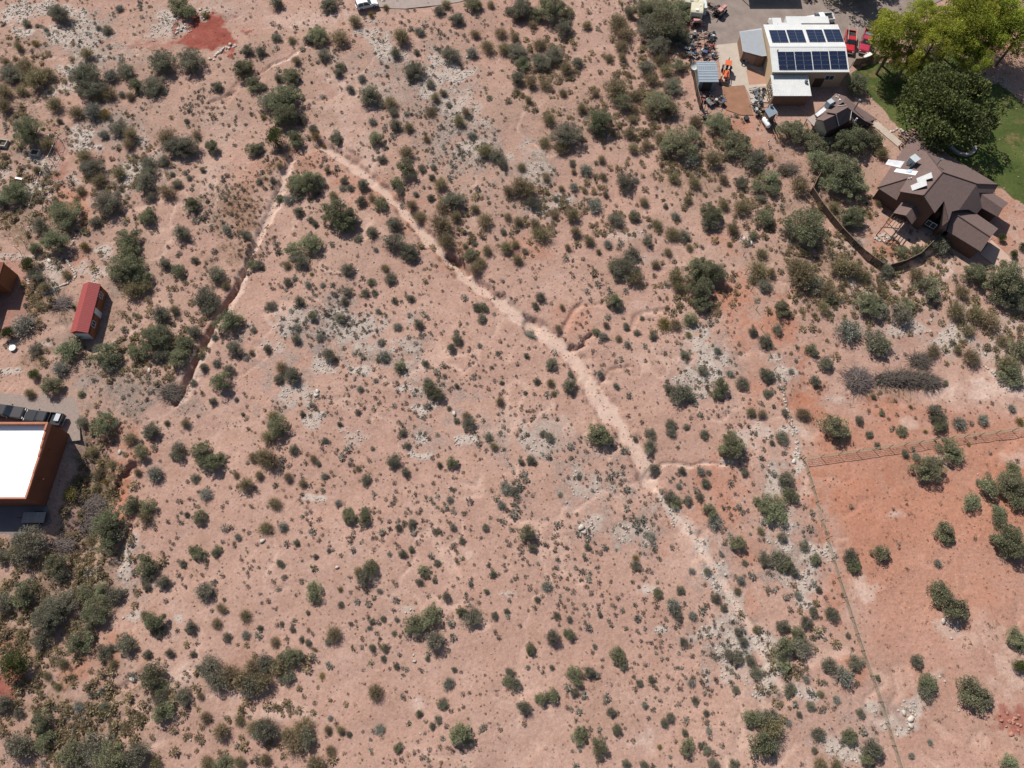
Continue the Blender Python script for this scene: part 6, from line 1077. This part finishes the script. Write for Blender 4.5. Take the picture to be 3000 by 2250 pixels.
# ------------------------------------------------------------------ fences
gal = mat('galvanised_wire', A(176, 164, 136), .7, 0, var=.1)
pipe = mat('rust_pipe', A(104, 82, 68), .85, var=.25, scale=4)
def resample(W_, sp):
    out = [W_[0]]
    for a, b in zip(W_[:-1], W_[1:]):
        n = max(1, round((b - a).length / sp))
        out += [a.lerp(b, i / n) for i in range(1, n + 1)]
    return [Vector((p.x, p.y, float(hgt(p.x, p.y)))) for p in out]
def mesh_fence(name, label, pts, h=1.35, sp=2.6, rows=5, vert=.3, wr=.016, rail=.045, pm=None, wm=None):
    P = resample([pix(*p) for p in pts], sp); c = P[len(P) // 2]
    e = empty(name, tuple(c), 0, label, 'fence'); pm = pm or pipe; wm = wm or gal
    for p in P: W(MB().tube(p - Vector((0, 0, .3)), p + Vector((0, 0, h + .08)), .05, n=6), 'post', pm, e)
    up = Vector((0, 0, 1))
    for a, b in zip(P[:-1], P[1:]):
        m = MB()
        for i in range(rows):
            z = up * (.12 + (h - .16) * i / (rows - 1)); m.tube(a + z, b + z, wr, n=4, caps=False)
        if vert:
            n = int((b - a).length / vert)
            for i in range(1, n): q = a.lerp(b, i / n); m.tube(q + up * .12, q + up * (h - .04), wr * .8, n=4, caps=False)
        W(m, 'mesh_panel' if vert else 'wires', wm, e)
        if rail: W(MB().tube(a + up * h, b + up * h, rail, n=6), 'top_rail', wm, e)
    return e
mesh_fence('wire_fence', 'long welded mesh fence with posts casting a grid shadow across the orange pasture top', [(2352, 1347), (2560, 1318), (2740, 1290), (2870, 1276), (3060, 1250)], 1.45, 2.7, 5, .42, .018, .045)
mesh_fence('wire_fence', 'weedy wire fence running down the left side of the orange pasture', [(2352, 1347), (2390, 1473), (2420, 1580), (2453, 1694), (2490, 1810), (2521, 1907), (2575, 2056), (2634, 2250), (2650, 2300)], 1.2, 2.7, 5, .4, .014, .035)
mesh_fence('strand_fence', 'thin wire strand fence going up from the mesh fence corner beside the stone line', [(2348, 1340), (2310, 1240), (2292, 1150), (2245, 1020), (2185, 800), (2170, 700)], 1.2, 4.0, 3, 0, .012, 0)
for (lab, x, y) in (('heavy wooden gate post, left of the pair in the mesh fence', 2735, 1288), ('heavy wooden gate post, right of the pair in the mesh fence', 2757, 1285)):
    p = gpt(x, y); e = empty('gate_post', tuple(p), 0, lab, 'post', 'gate posts'); MB().tube((0, 0, -.3), (0, 0, 1.7), .13, n=8).build('shaft', dwood, e); MB().tube((0, 0, 1.7), (0, 0, 1.76), .15, n=8).build('cap', dwood, e)
ZL = zz(0, 350, 4.147)
mesh_fence('rail_fence', 'white-railed fence slanting down the left yard past the planters', [ZL(750, 270), ZL(640, 520), ZL(560, 730), ZL(480, 970), ZL(430, 1110), ZL(330, 1370), ZL(240, 1600)], 1.7, 2.6, 3, .6, .01, .03, steel, gal)
mesh_fence('rail_fence', 'short pale rail beside the upper-left mesquite', [ZL(440, 205), ZL(640, 245)], 1.2, 2.0, 2, 0, .02, .06, steel, trim)
mesh_fence('rail_fence', 'second pale rail low along the dry grass plot', [ZL(420, 1180), ZL(370, 1330), ZL(310, 1500)], .6, 2.0, 2, 0, .02, .04, steel, gal)
def board_fence(name, label, pts, h, sp, m_, bw=.16, rail=True):
    P = resample([pix(*p) for p in pts], sp); c = P[len(P) // 2]; e = empty(name, tuple(c), 0, label, 'fence'); up = Vector((0, 0, 1))
    for p in P: W(MB().box((p.x, p.y, p.z - .2), (.12, .12, h + .25)), 'post', m_, e)
    for a, b in zip(P[:-1], P[1:]):
        d = b - a; n = max(1, int(d.length / bw)); t = d.normalized(); s = Vector((-t.y, t.x, 0)) * .02; m = MB()
        for i in range(n):
            q0 = a + d * (i / n) + t * .01; q1 = a + d * ((i + 1) / n) - t * .01; hh = h + random.uniform(-.02, .02)
            m.hexa([q0 - s, q1 - s, q1 + s, q0 + s], [q0 - s + up * hh, q1 - s + up * hh, q1 + s + up * hh, q0 + s + up * hh])
        W(m, 'boards', m_, e)
        if rail: W(MB().tube(a + up * (h + .03), b + up * (h + .03), .06, n=4), 'cap_rail', wood, e)
board_fence('board_fence', 'dark board fence with pale cap rail curving below the large brown house', [z3(330, 1140), z3(300, 1190), z3(272, 1250), z3(330, 1340), z3(400, 1430), z3(460, 1510), z3(530, 1590), z3(600, 1659), (2575, 788)], 1.6, 2.3, dwood)
board_fence('board_fence', 'dark board fence rising from the fence bottom toward the garage', [(2600, 790), (2640, 778), (2684, 756), (2730, 712), (2752, 690)], 1.6, 2.3, dwood)
board_fence('board_screen', 'curved grey board screen in front of the red pickups', [(2498, 192), (2520, 190), (2540, 183), (2556, 171), (2564, 156)], 1.7, 1.8, wood, .2, False)
board_fence('board_fence', 'dark board fence along the left side of the metal shed yard', [(2022, 190), (2032, 230), (2040, 275), (2050, 318)], 1.6, 2.3, dwood)
# ------------------------------------------------------------------ stones
wst = mat('white_limestone', A(208, 195, 182), .95, var=.12, scale=3, rnd=.15)
rst = mat('red_sandstone', A(184, 130, 110), .95, var=.15, scale=3, rnd=.12)
def rock_arr(seed):
    r = np.random.default_rng(seed); t = (1 + 5 ** .5) / 2
    V = unit(np.array([(-1, t, 0), (1, t, 0), (-1, -t, 0), (1, -t, 0), (0, -1, t), (0, 1, t), (0, -1, -t), (0, 1, -t), (t, 0, -1), (t, 0, 1), (-t, 0, -1), (-t, 0, 1)], float))
    F = np.array([(0, 11, 5), (0, 5, 1), (0, 1, 7), (0, 7, 10), (0, 10, 11), (1, 5, 9), (5, 11, 4), (11, 10, 2), (10, 7, 6), (7, 1, 8), (3, 9, 4), (3, 4, 2), (3, 2, 6), (3, 6, 8), (3, 8, 9), (4, 9, 5), (2, 4, 11), (6, 2, 10), (8, 6, 7), (9, 8, 1)])
    return V * r.uniform(.65, 1.2, (12, 1)) * np.array([1.1, .9, .6]), F
ROCKS = [rock_arr(i) for i in range(6)]
RM = [npmesh('stone', V, F, wst) for V, F in ROCKS]; RR = [npmesh('stone', V, F, rst) for V, F in ROCKS]
def rubble(name, n, dens_, smin, smax, m, label):
    S = scatter(n, dens_, smin, smax, 3.0, False); k_ = rng.integers(0, 6, n); a = rng.uniform(0, 6.28, n); gz = hgt(S[:, 0], S[:, 1])
    Vs, Fs = [], []
    for i in range(6):
        s = k_ == i; V, F = ROCKS[i]; ca, sa = np.cos(a[s])[:, None], np.sin(a[s])[:, None]; sz = S[s, 2][:, None]
        X = (V[None, :, 0] * ca - V[None, :, 1] * sa) * sz + S[s, 0][:, None]; Y = (V[None, :, 0] * sa + V[None, :, 1] * ca) * sz + S[s, 1][:, None]; Z = V[None, :, 2] * sz + gz[s][:, None] + .1 * sz
        b = sum(len(v) for v in Vs); Vs.append(np.stack([X, Y, Z], -1).reshape(-1, 3)); Fs.append((F[None] + (np.arange(s.sum()) * 12)[:, None, None]).reshape(-1, 3) + b)
    o = link(bpy.data.objects.new(name, npmesh(name, np.concatenate(Vs), np.concatenate(Fs), m))); tag(o, label, 'rubble', kind='stuff')
dw = lambda x, y, px, py: np.where(novw(px, py, 2), 0, at_grid(mk['white'], x, y) ** 1.5 * at_grid(WN2, x, y) * 1.4 + .001)
rubble('limestone_rubble', 9000, dw, .05, .24, wst, 'loose white limestone rubble lying in the pale patches')
dr = lambda x, y, px, py: np.where(novw(px, py, 2), 0, at_grid(GULM, x, y) * .12 + at_grid(mk['wash'], x, y) * .02 + .02 + at_grid(mk['grey'], x, y) * .15)
rubble('sandstone_rubble', 3500, dr, .05, .22, rst, 'small pinkish stones strewn along the washes')
def stone_line(name, label, pts, s, sp, cat='stone border', meshes=RM, jit=.15):
    P = resample([pix(*p) for p in pts], sp); c = P[len(P) // 2]; e = empty(name, tuple(c), 0, label, cat)
    for p in P:
        o = link(bpy.data.objects.new('stone', random.choice(meshes)), e, (p.x - c.x + random.gauss(0, jit), p.y - c.y + random.gauss(0, jit), p.z - c.z + s * .2))
        k_ = s * random.uniform(.7, 1.35); o.scale = (k_, k_ * random.uniform(.7, 1.1), k_ * .9); o.rotation_euler = (0, 0, random.uniform(0, 6.28))
    return e
ZR = zz(0, 750, 5.53)
stone_line('stone_border', 'white stone border looping round the gravel bed above the red shed', [ZR(450, 350), ZR(470, 450), ZR(540, 570), ZR(640, 610), ZR(740, 612), ZR(850, 575), ZR(900, 520), ZR(1000, 470), ZR(1100, 430), ZR(1180, 380), ZR(1222, 310), ZR(1200, 240), ZR(1130, 160), ZR(1080, 60)], .3, .42, jit=.05)
stone_line('stone_border', 'thin white stone line beside the left mesquites', [ZL(965, 1180), ZL(955, 1350), ZL(880, 1480), ZL(830, 1620)], .26, .6)
stone_line('stone_border', 'white stones laid along the strand fence left of the orange strip', [(2290, 1130), (2300, 1170), (2318, 1240), (2330, 1290), (2344, 1335)], .24, .4)
stone_line('stone_wall', 'tumbled stone heap above the brick-red pad', [(585, 30), (600, 32), (610, 45), (596, 50), (588, 42), (606, 55)], .42, .5, 'stone wall', jit=.35)
stone_line('stone_wall', 'short stone wall at the left corner of the brick-red pad', [(512, 98), (530, 86), (545, 74)], .34, .3, 'stone wall', jit=.2)
stone_line('stone_wall', 'stone wall holding the lower right edge of the brick-red pad', [(620, 172), (640, 155), (660, 140), (690, 132)], .38, .28, 'stone wall', jit=.25)
stone_line('stone_border', 'row of pale stones at the end of the sandy track on the right', [(2885, 1078), (2905, 1085), (2925, 1105), (2935, 1108)], .4, .5)
stone_line('stone_border', 'curved stone edging on the lawn left of the large tree', [(2605, 388), (2622, 379), (2645, 382), (2655, 395)], .3, .5)
stone_line('rock_garden', 'grey cobble strip in the yard below the patio', [ZB(90, 1405), ZB(150, 1410), ZB(250, 1415), ZB(250, 1440), ZB(130, 1440), ZB(100, 1420)], .28, .35, 'rock garden', jit=.3)
stone_line('red_rock_bed', 'reddish rock bed at the lower right edge', [(2940, 2090), (2960, 2100), (3000, 2110), (2990, 2130), (2950, 2120), (2960, 2140), (3010, 2150)], .3, .4, 'rock bed', RR, .5)
BOULD = [(1703, 1546, 11, 'largest pale boulder in the middle lower slope'), (1712, 1560, 9, 'pale boulder just under the largest one on the lower slope'), (1698, 1568, 7, 'smallest of the three pale boulders on the lower slope'), (2668, 2107, 11, 'biggest round pale rock in the pasture bottom'), (2667, 2127, 9, 'smaller pale rock directly below the big pasture rock'), (2648, 2088, 8, 'pale rock left above the big pasture rock'), (2762, 1819, 10, 'lone pale rock right of the long pasture bush'), (390, 1990, 10, 'white flat boulder beside the lower-left bush column'), (930, 1148, 10, 'white flat rock in the left rubble slope'), (927, 1158, 9, 'white small rock under the flat rock of the left rubble slope'), (1330, 1212, 9, 'pale rock right of the scattered white patches'), (770, 1585, 8, 'white rock near the olive clump lower left'), (398, 1083, 8, 'white block left of the gully end'), (438, 1087, 9, 'pale block right of the white block near the gully end'), (1123, 2, 8, 'dark-shadowed rock by the gravel road'), (1215, 1937, 6, 'small white rock in the lower bare slope'), (2885, 1036, 8, 'pale rock on the footpath right side'), (988, 1662, 7, 'tiny white rock left of the two-toned bush'), (1370, 168, 10, 'pale rock at the right end of the upper white outcrop'), (352, 1325, 9, 'pale rock among the twigs below the litter patch'), (147, 766, 10, 'pale round rock in the gravel bed'), (2180, 700, 10, 'grey boulder near the orange rise'), (2200, 715, 10, 'grey boulder right of the other near the orange rise'), (2325, 1352, 9, 'white boulder below the mesh fence corner')]
for x, y, r, lab in BOULD:
    p = gpt(x, y); s = r / 18.0; o = link(bpy.data.objects.new('boulder', random.choice(RM).copy()), None, tuple(p + Vector((0, 0, s * .2)))); o.scale = (s, s * .8, s * .8); o.rotation_euler = (0, 0, random.uniform(0, 6)); tag(o, lab, 'boulder', 'pale boulders')
# ------------------------------------------------------------------ brush piles
twig = mat('bleached_twig', A(132, 118, 112), .95, var=.25, scale=2)
twigd = mat('grey_twig', A(116, 104, 94), .95, var=.25, scale=2)
def brush(label, px, py, rx, ry, h, n, m_, name='brush_pile'):
    c = gpt(px, py); e = empty(name, tuple(c), 0, label, 'brush pile'); k_ = (c - cam.location).length / FPX; rx *= k_; ry *= k_
    for part in range(3):
        m = MB()
        for i in range(n // 3):
            a = random.uniform(0, 6.28); r = math.sqrt(random.random()); x, y = rx * r * math.cos(a), ry * r * math.sin(a); z = h * (1 - r * r) * random.uniform(.2, 1) + .05
            b = random.uniform(0, 6.28) if random.random() < .5 else random.gauss(0, .5); L = random.uniform(.7, 2.3); dz = random.uniform(-.25, .3)
            p = Vector((x, y, z)); q = p + Vector((math.cos(b) * L, math.sin(b) * L, dz)); mid = p.lerp(q, .5) + Vector((random.gauss(0, .1), random.gauss(0, .1), .1)); q.z = max(q.z, .02)
            w_ = random.uniform(.015, .05); m.tube(p, mid, w_, w_ * .8, 3, False); m.tube(mid, q, w_ * .8, w_ * .3, 3, False)
        m.build('branches', m_, e)
brush('long dark grey brush pile of cut branches above the sandy track', 2640, 1112, 72, 20, 1.3, 900, twigd)
brush('tail end of cut branches at the right of the long brush pile', 2712, 1120, 26, 18, .8, 400, twigd)
brush('bleached round heap of branches left of the long brush pile', 2508, 1118, 30, 34, 1.1, 700, twig)
brush('small dark brush heap above the long brush pile', 2687, 1058, 20, 18, .9, 350, twigd)
brush('pale fallen branches beside the shaded drive of the white building', 262, 1510, 34, 46, .5, 500, twig)
brush('grey fallen branches in the shade below the white building', 170, 1600, 34, 16, .4, 260, twig)
brush('grey dead brush near the bare trees by the board fence', 2300, 500, 22, 20, .8, 300, twigd)
brush('round twiggy heap left of the red shed', 180, 893, 18, 16, .7, 300, twig)
brush('dark brush at the lower mouth of the left gully', 498, 1150, 24, 20, .5, 350, twigd)
# ------------------------------------------------------------------ yard junk
PAL = [mat('scrap_' + n_, A(*c_), .6, .2, var=.2, scale=4) for n_, c_ in (('dark', (52, 48, 50)), ('rust', (98, 68, 56)), ('grey', (120, 122, 126)), ('white', (196, 194, 190)), ('blue', (70, 96, 140)), ('tan', (176, 150, 122)), ('red', (150, 60, 52)), ('steel', (104, 108, 114)))]
def junk(label, px, py, wx, wy, n, pal, hmax=1.0, name='scrap_pile'):
    c = gpt(px, py); e = empty(name, (c.x, c.y, .1), 0, label, 'scrap pile'); k_ = (c - cam.location).length / FPX; wx *= k_; wy *= k_ * 1.3
    for i in range(n):
        x, y = random.uniform(-wx, wx), random.uniform(-wy, wy); m_ = PAL[random.choice(pal)]; t = random.random(); z = random.uniform(0, hmax * .5); a = random.gauss(0, .5) + (1.57 if random.random() < .3 else 0)
        if t < .52:
            L = random.uniform(.8, 2.4); MB().tube((-L / 2 * math.cos(a), -L / 2 * math.sin(a), z), (L / 2 * math.cos(a), L / 2 * math.sin(a), z + random.uniform(0, .3)), random.uniform(.025, .06), n=6).build('pipe', m_, e, (x, y, .05))
        elif t < .7: MB().box((0, 0, z * .6), (random.uniform(.3, .9), random.uniform(.2, .5), random.uniform(.2, .6)), a).build('crate', m_, e, (x, y, 0), bevel=.02)
        elif t < .8: MB().tube((0, 0, 0), (0, 0, random.uniform(.5, .9)), .29, n=12).build('drum', m_, e, (x, y, 0))
        elif t < .88: MB().box((0, 0, z), (random.uniform(.8, 1.6), random.uniform(.5, .9), .04), a).build('sheet', m_, e, (x, y, .05))
        else:
            m = MB(); rr = random.uniform(.28, .42)
            for j in range(12):
                a0, a1 = j * math.pi / 6, (j + 1) * math.pi / 6; m.tube((rr * math.cos(a0), rr * math.sin(a0), .12), (rr * math.cos(a1), rr * math.sin(a1), .12), .1, n=6, caps=False)
            m.build('tyre', black, e, (x, y, z))
junk('long row of dark metal scrap and pipes at the top of the junk yard', 2046, 112, 38, 9, 46, [0, 0, 7, 2, 0, 3], 1.1)
junk('middle row of mixed scrap with white and red pieces in the junk yard', 2048, 142, 38, 9, 50, [0, 1, 3, 0, 6, 7, 1], 1.0)
junk('lower row of scrap just above the metal shed', 2056, 165, 38, 9, 50, [0, 7, 3, 1, 4, 0, 2], 1.0)
junk('heap of red, tan and white scrap below the metal shed', 2080, 295, 34, 16, 60, [6, 5, 3, 0, 1, 2], 1.1)
junk('scatter of bicycle frames and dark metal on the concrete by the porch', 2222, 278, 16, 14, 26, [0, 7, 0, 2], .8)
junk('jumble of furniture and metal left of the utility hut', 2222, 322, 11, 20, 34, [3, 0, 1, 5, 2], .9)
junk('machinery parts between the campers and the pink tractor', 2090, 34, 16, 20, 36, [0, 1, 5, 0, 2], .9)
junk('blue and white oddments in the bushes left of the campers', 1995, 32, 14, 14, 20, [4, 3, 3, 5], .7)
junk('tools and barrels standing by the annex door', 2182, 178, 12, 10, 14, [3, 0, 4, 2], .8)
junk('wheel rims and bits at the top edge of the driveway', 2372, 6, 16, 6, 14, [2, 1, 5], .6)
junk('dark rusty oddments in the shade below the scrap heap', 2064, 342, 10, 14, 14, [0, 1, 0], .6)
p = gpt(*ZT(775, 1030)); e = empty('water_drum', (p.x, p.y, .1), 0, 'bright blue drum at the right end of the scrap heap', 'drum'); MB().tube((0, 0, 0), (0, 0, .9), .3, n=14).build('shell', PAL[4], e); MB().tube((0, 0, .9), (0, 0, .93), .31, n=14).build('lid', PAL[4], e)
p = gpt(*ZT(1230, 1330)); e = empty('plastic_tub', (p.x, p.y, .0), 0, 'small black tub alone on the dirt left of the propane tank', 'tub'); MB().box((0, 0, 0), (.7, .7, .5), .3, 1.15).build('shell', black, e); MB().box((0, 0, .5), (.85, .85, .05), .3).build('rim', black, e)
# timber ramp by the propane tank
a = pix(*ZT(1740, 1330), .8); b = pix(*ZT(1850, 1640), .5); d = b - a; e = empty('timber_rack', (a.x, a.y, 0), 0, 'long narrow timber rack running down from the utility hut', 'rack')
t = d.normalized(); s = Vector((-t.y, t.x, 0))
for k_ in (-.45, 0, .45): W(MB().tube(a + s * k_, b + s * k_, .07, n=4), 'beam', wood, e)
for f_ in (0, .5, 1):
    for k_ in (-.45, .45): q = a + d * f_ + s * k_; W(MB().tube((q.x, q.y, 0), q, .06, n=5), 'post', dwood, e)
p = pix(2544, 164, .9); e = empty('storage_chest', (p.x, p.y, .11), R(38), 'white flat-lidded chest behind the curved board screen', 'chest')
MB().box((0, 0, 0), (1.8, .95, .8)).build('body', trim, e, bevel=.03); MB().box((0, 0, .8), (1.9, 1.05, .08)).build('lid', trim, e)
# planters and benches in the left yard
def planter(label, x, y, w_, d_, h, rz=0):
    p = gpt(x, y); e = empty('planter', tuple(p), rz, label, 'planter', 'concrete planters'); m_ = mat('planter_concrete', A(206, 196, 184), .9, var=.1)
    for s in (-1, 1): MB().box((0, s * (d_ / 2 - .06), -.1), (w_, .12, h + .1)).build('side', m_, e); MB().box((s * (w_ / 2 - .06), 0, -.1), (.12, d_ - .25, h + .1)).build('side', m_, e)
    MB().box((0, 0, 0), (w_ - .25, d_ - .25, h * .55)).build('soil', mat('dark_soil', A(92, 78, 66), .95, var=.3, scale=4), e)
planter('square concrete planter box cut near the left edge', *ZL(55, 310), 1.6, 1.5, .7, R(-8)); planter('square concrete planter box right of the other one', *ZL(440, 420), 1.6, 1.3, .6, R(-10))
p = gpt(*ZL(245, 735)); e = empty('garden_bench', tuple(p), R(-12), 'white backless bench in the left yard beside the olive mesquite', 'bench'); MB().box((0, 0, .42), (1.4, .4, .06)).build('seat', trim, e)
for s in (-.55, .55): MB().box((s, 0, -.1), (.08, .35, .52)).build('leg', trim, e)
p = gpt(*ZL(350, 840)); e = empty('bird_feeder_pole', tuple(p), 0, 'thin pole with a crosspiece right of the white bench', 'pole'); MB().tube((0, 0, -.2), (0, 0, 2.0), .04, n=6).build('pole', iron, e); MB().tube((-.4, 0, 1.8), (.4, 0, 1.8), .04, n=6).build('crosspiece', iron, e)
p = gpt(*ZR(220, 1500)); e = empty('white_basin', tuple(p), 0, 'white round basin in the yard left of the red shed', 'basin'); MB().tube((0, 0, 0), (0, 0, .35), .45, .55, n=16).build('bowl', trim, e); MB().box((-.5, .5, 0), (1.2, .25, .1), -.8).build('chute', trim, e)
p = gpt(*ZR(170, 380)); e = empty('tree_ring', tuple(p), 0, 'small pale stone ring with a plant near the adobe house', 'stone ring')
for i in range(10): link(bpy.data.objects.new('stone', RM[i % 6]), e, (.55 * math.cos(i * .628), .55 * math.sin(i * .628), .05)).scale = (.22, .18, .2)
# lawn furniture and fire ring under the shade tree
p = gpt(*ZB(1180, 240)); e = empty('fire_ring', (p.x, p.y, .0), 0, 'curved pale stone seat wall around the fire pit under the big tree', 'seat wall')
m_ = mat('seat_stone', A(196, 186, 180), .9, var=.1)
for i in range(14):
    a = R(150 + i * 15); MB().box((2.3 * math.cos(a), 2.3 * math.sin(a), -.1), (.62, .6, .55), a + 1.57).build('block', m_, e, bevel=.03)
p = gpt(*z3(925, 790)); e = empty('garden_swing', (p.x, p.y, 0), R(30), 'small white-framed garden swing at the left edge of the big tree', 'swing')
for s in (-.8, .8): MB().tube((s, -.6, 0), (s, 0, 1.9), .04, n=6).tube((s, .6, 0), (s, 0, 1.9), .04, n=6).build('leg', trim, e)
MB().tube((-.85, 0, 1.9), (.85, 0, 1.9), .05, n=6).build('beam', trim, e); MB().box((0, 0, .5), (1.2, .45, .05)).build('seat', wood, e)
for s in (-.55, .55): MB().tube((s, 0, .5), (s, 0, 1.9), .015, n=4).build('chain', steel, e)
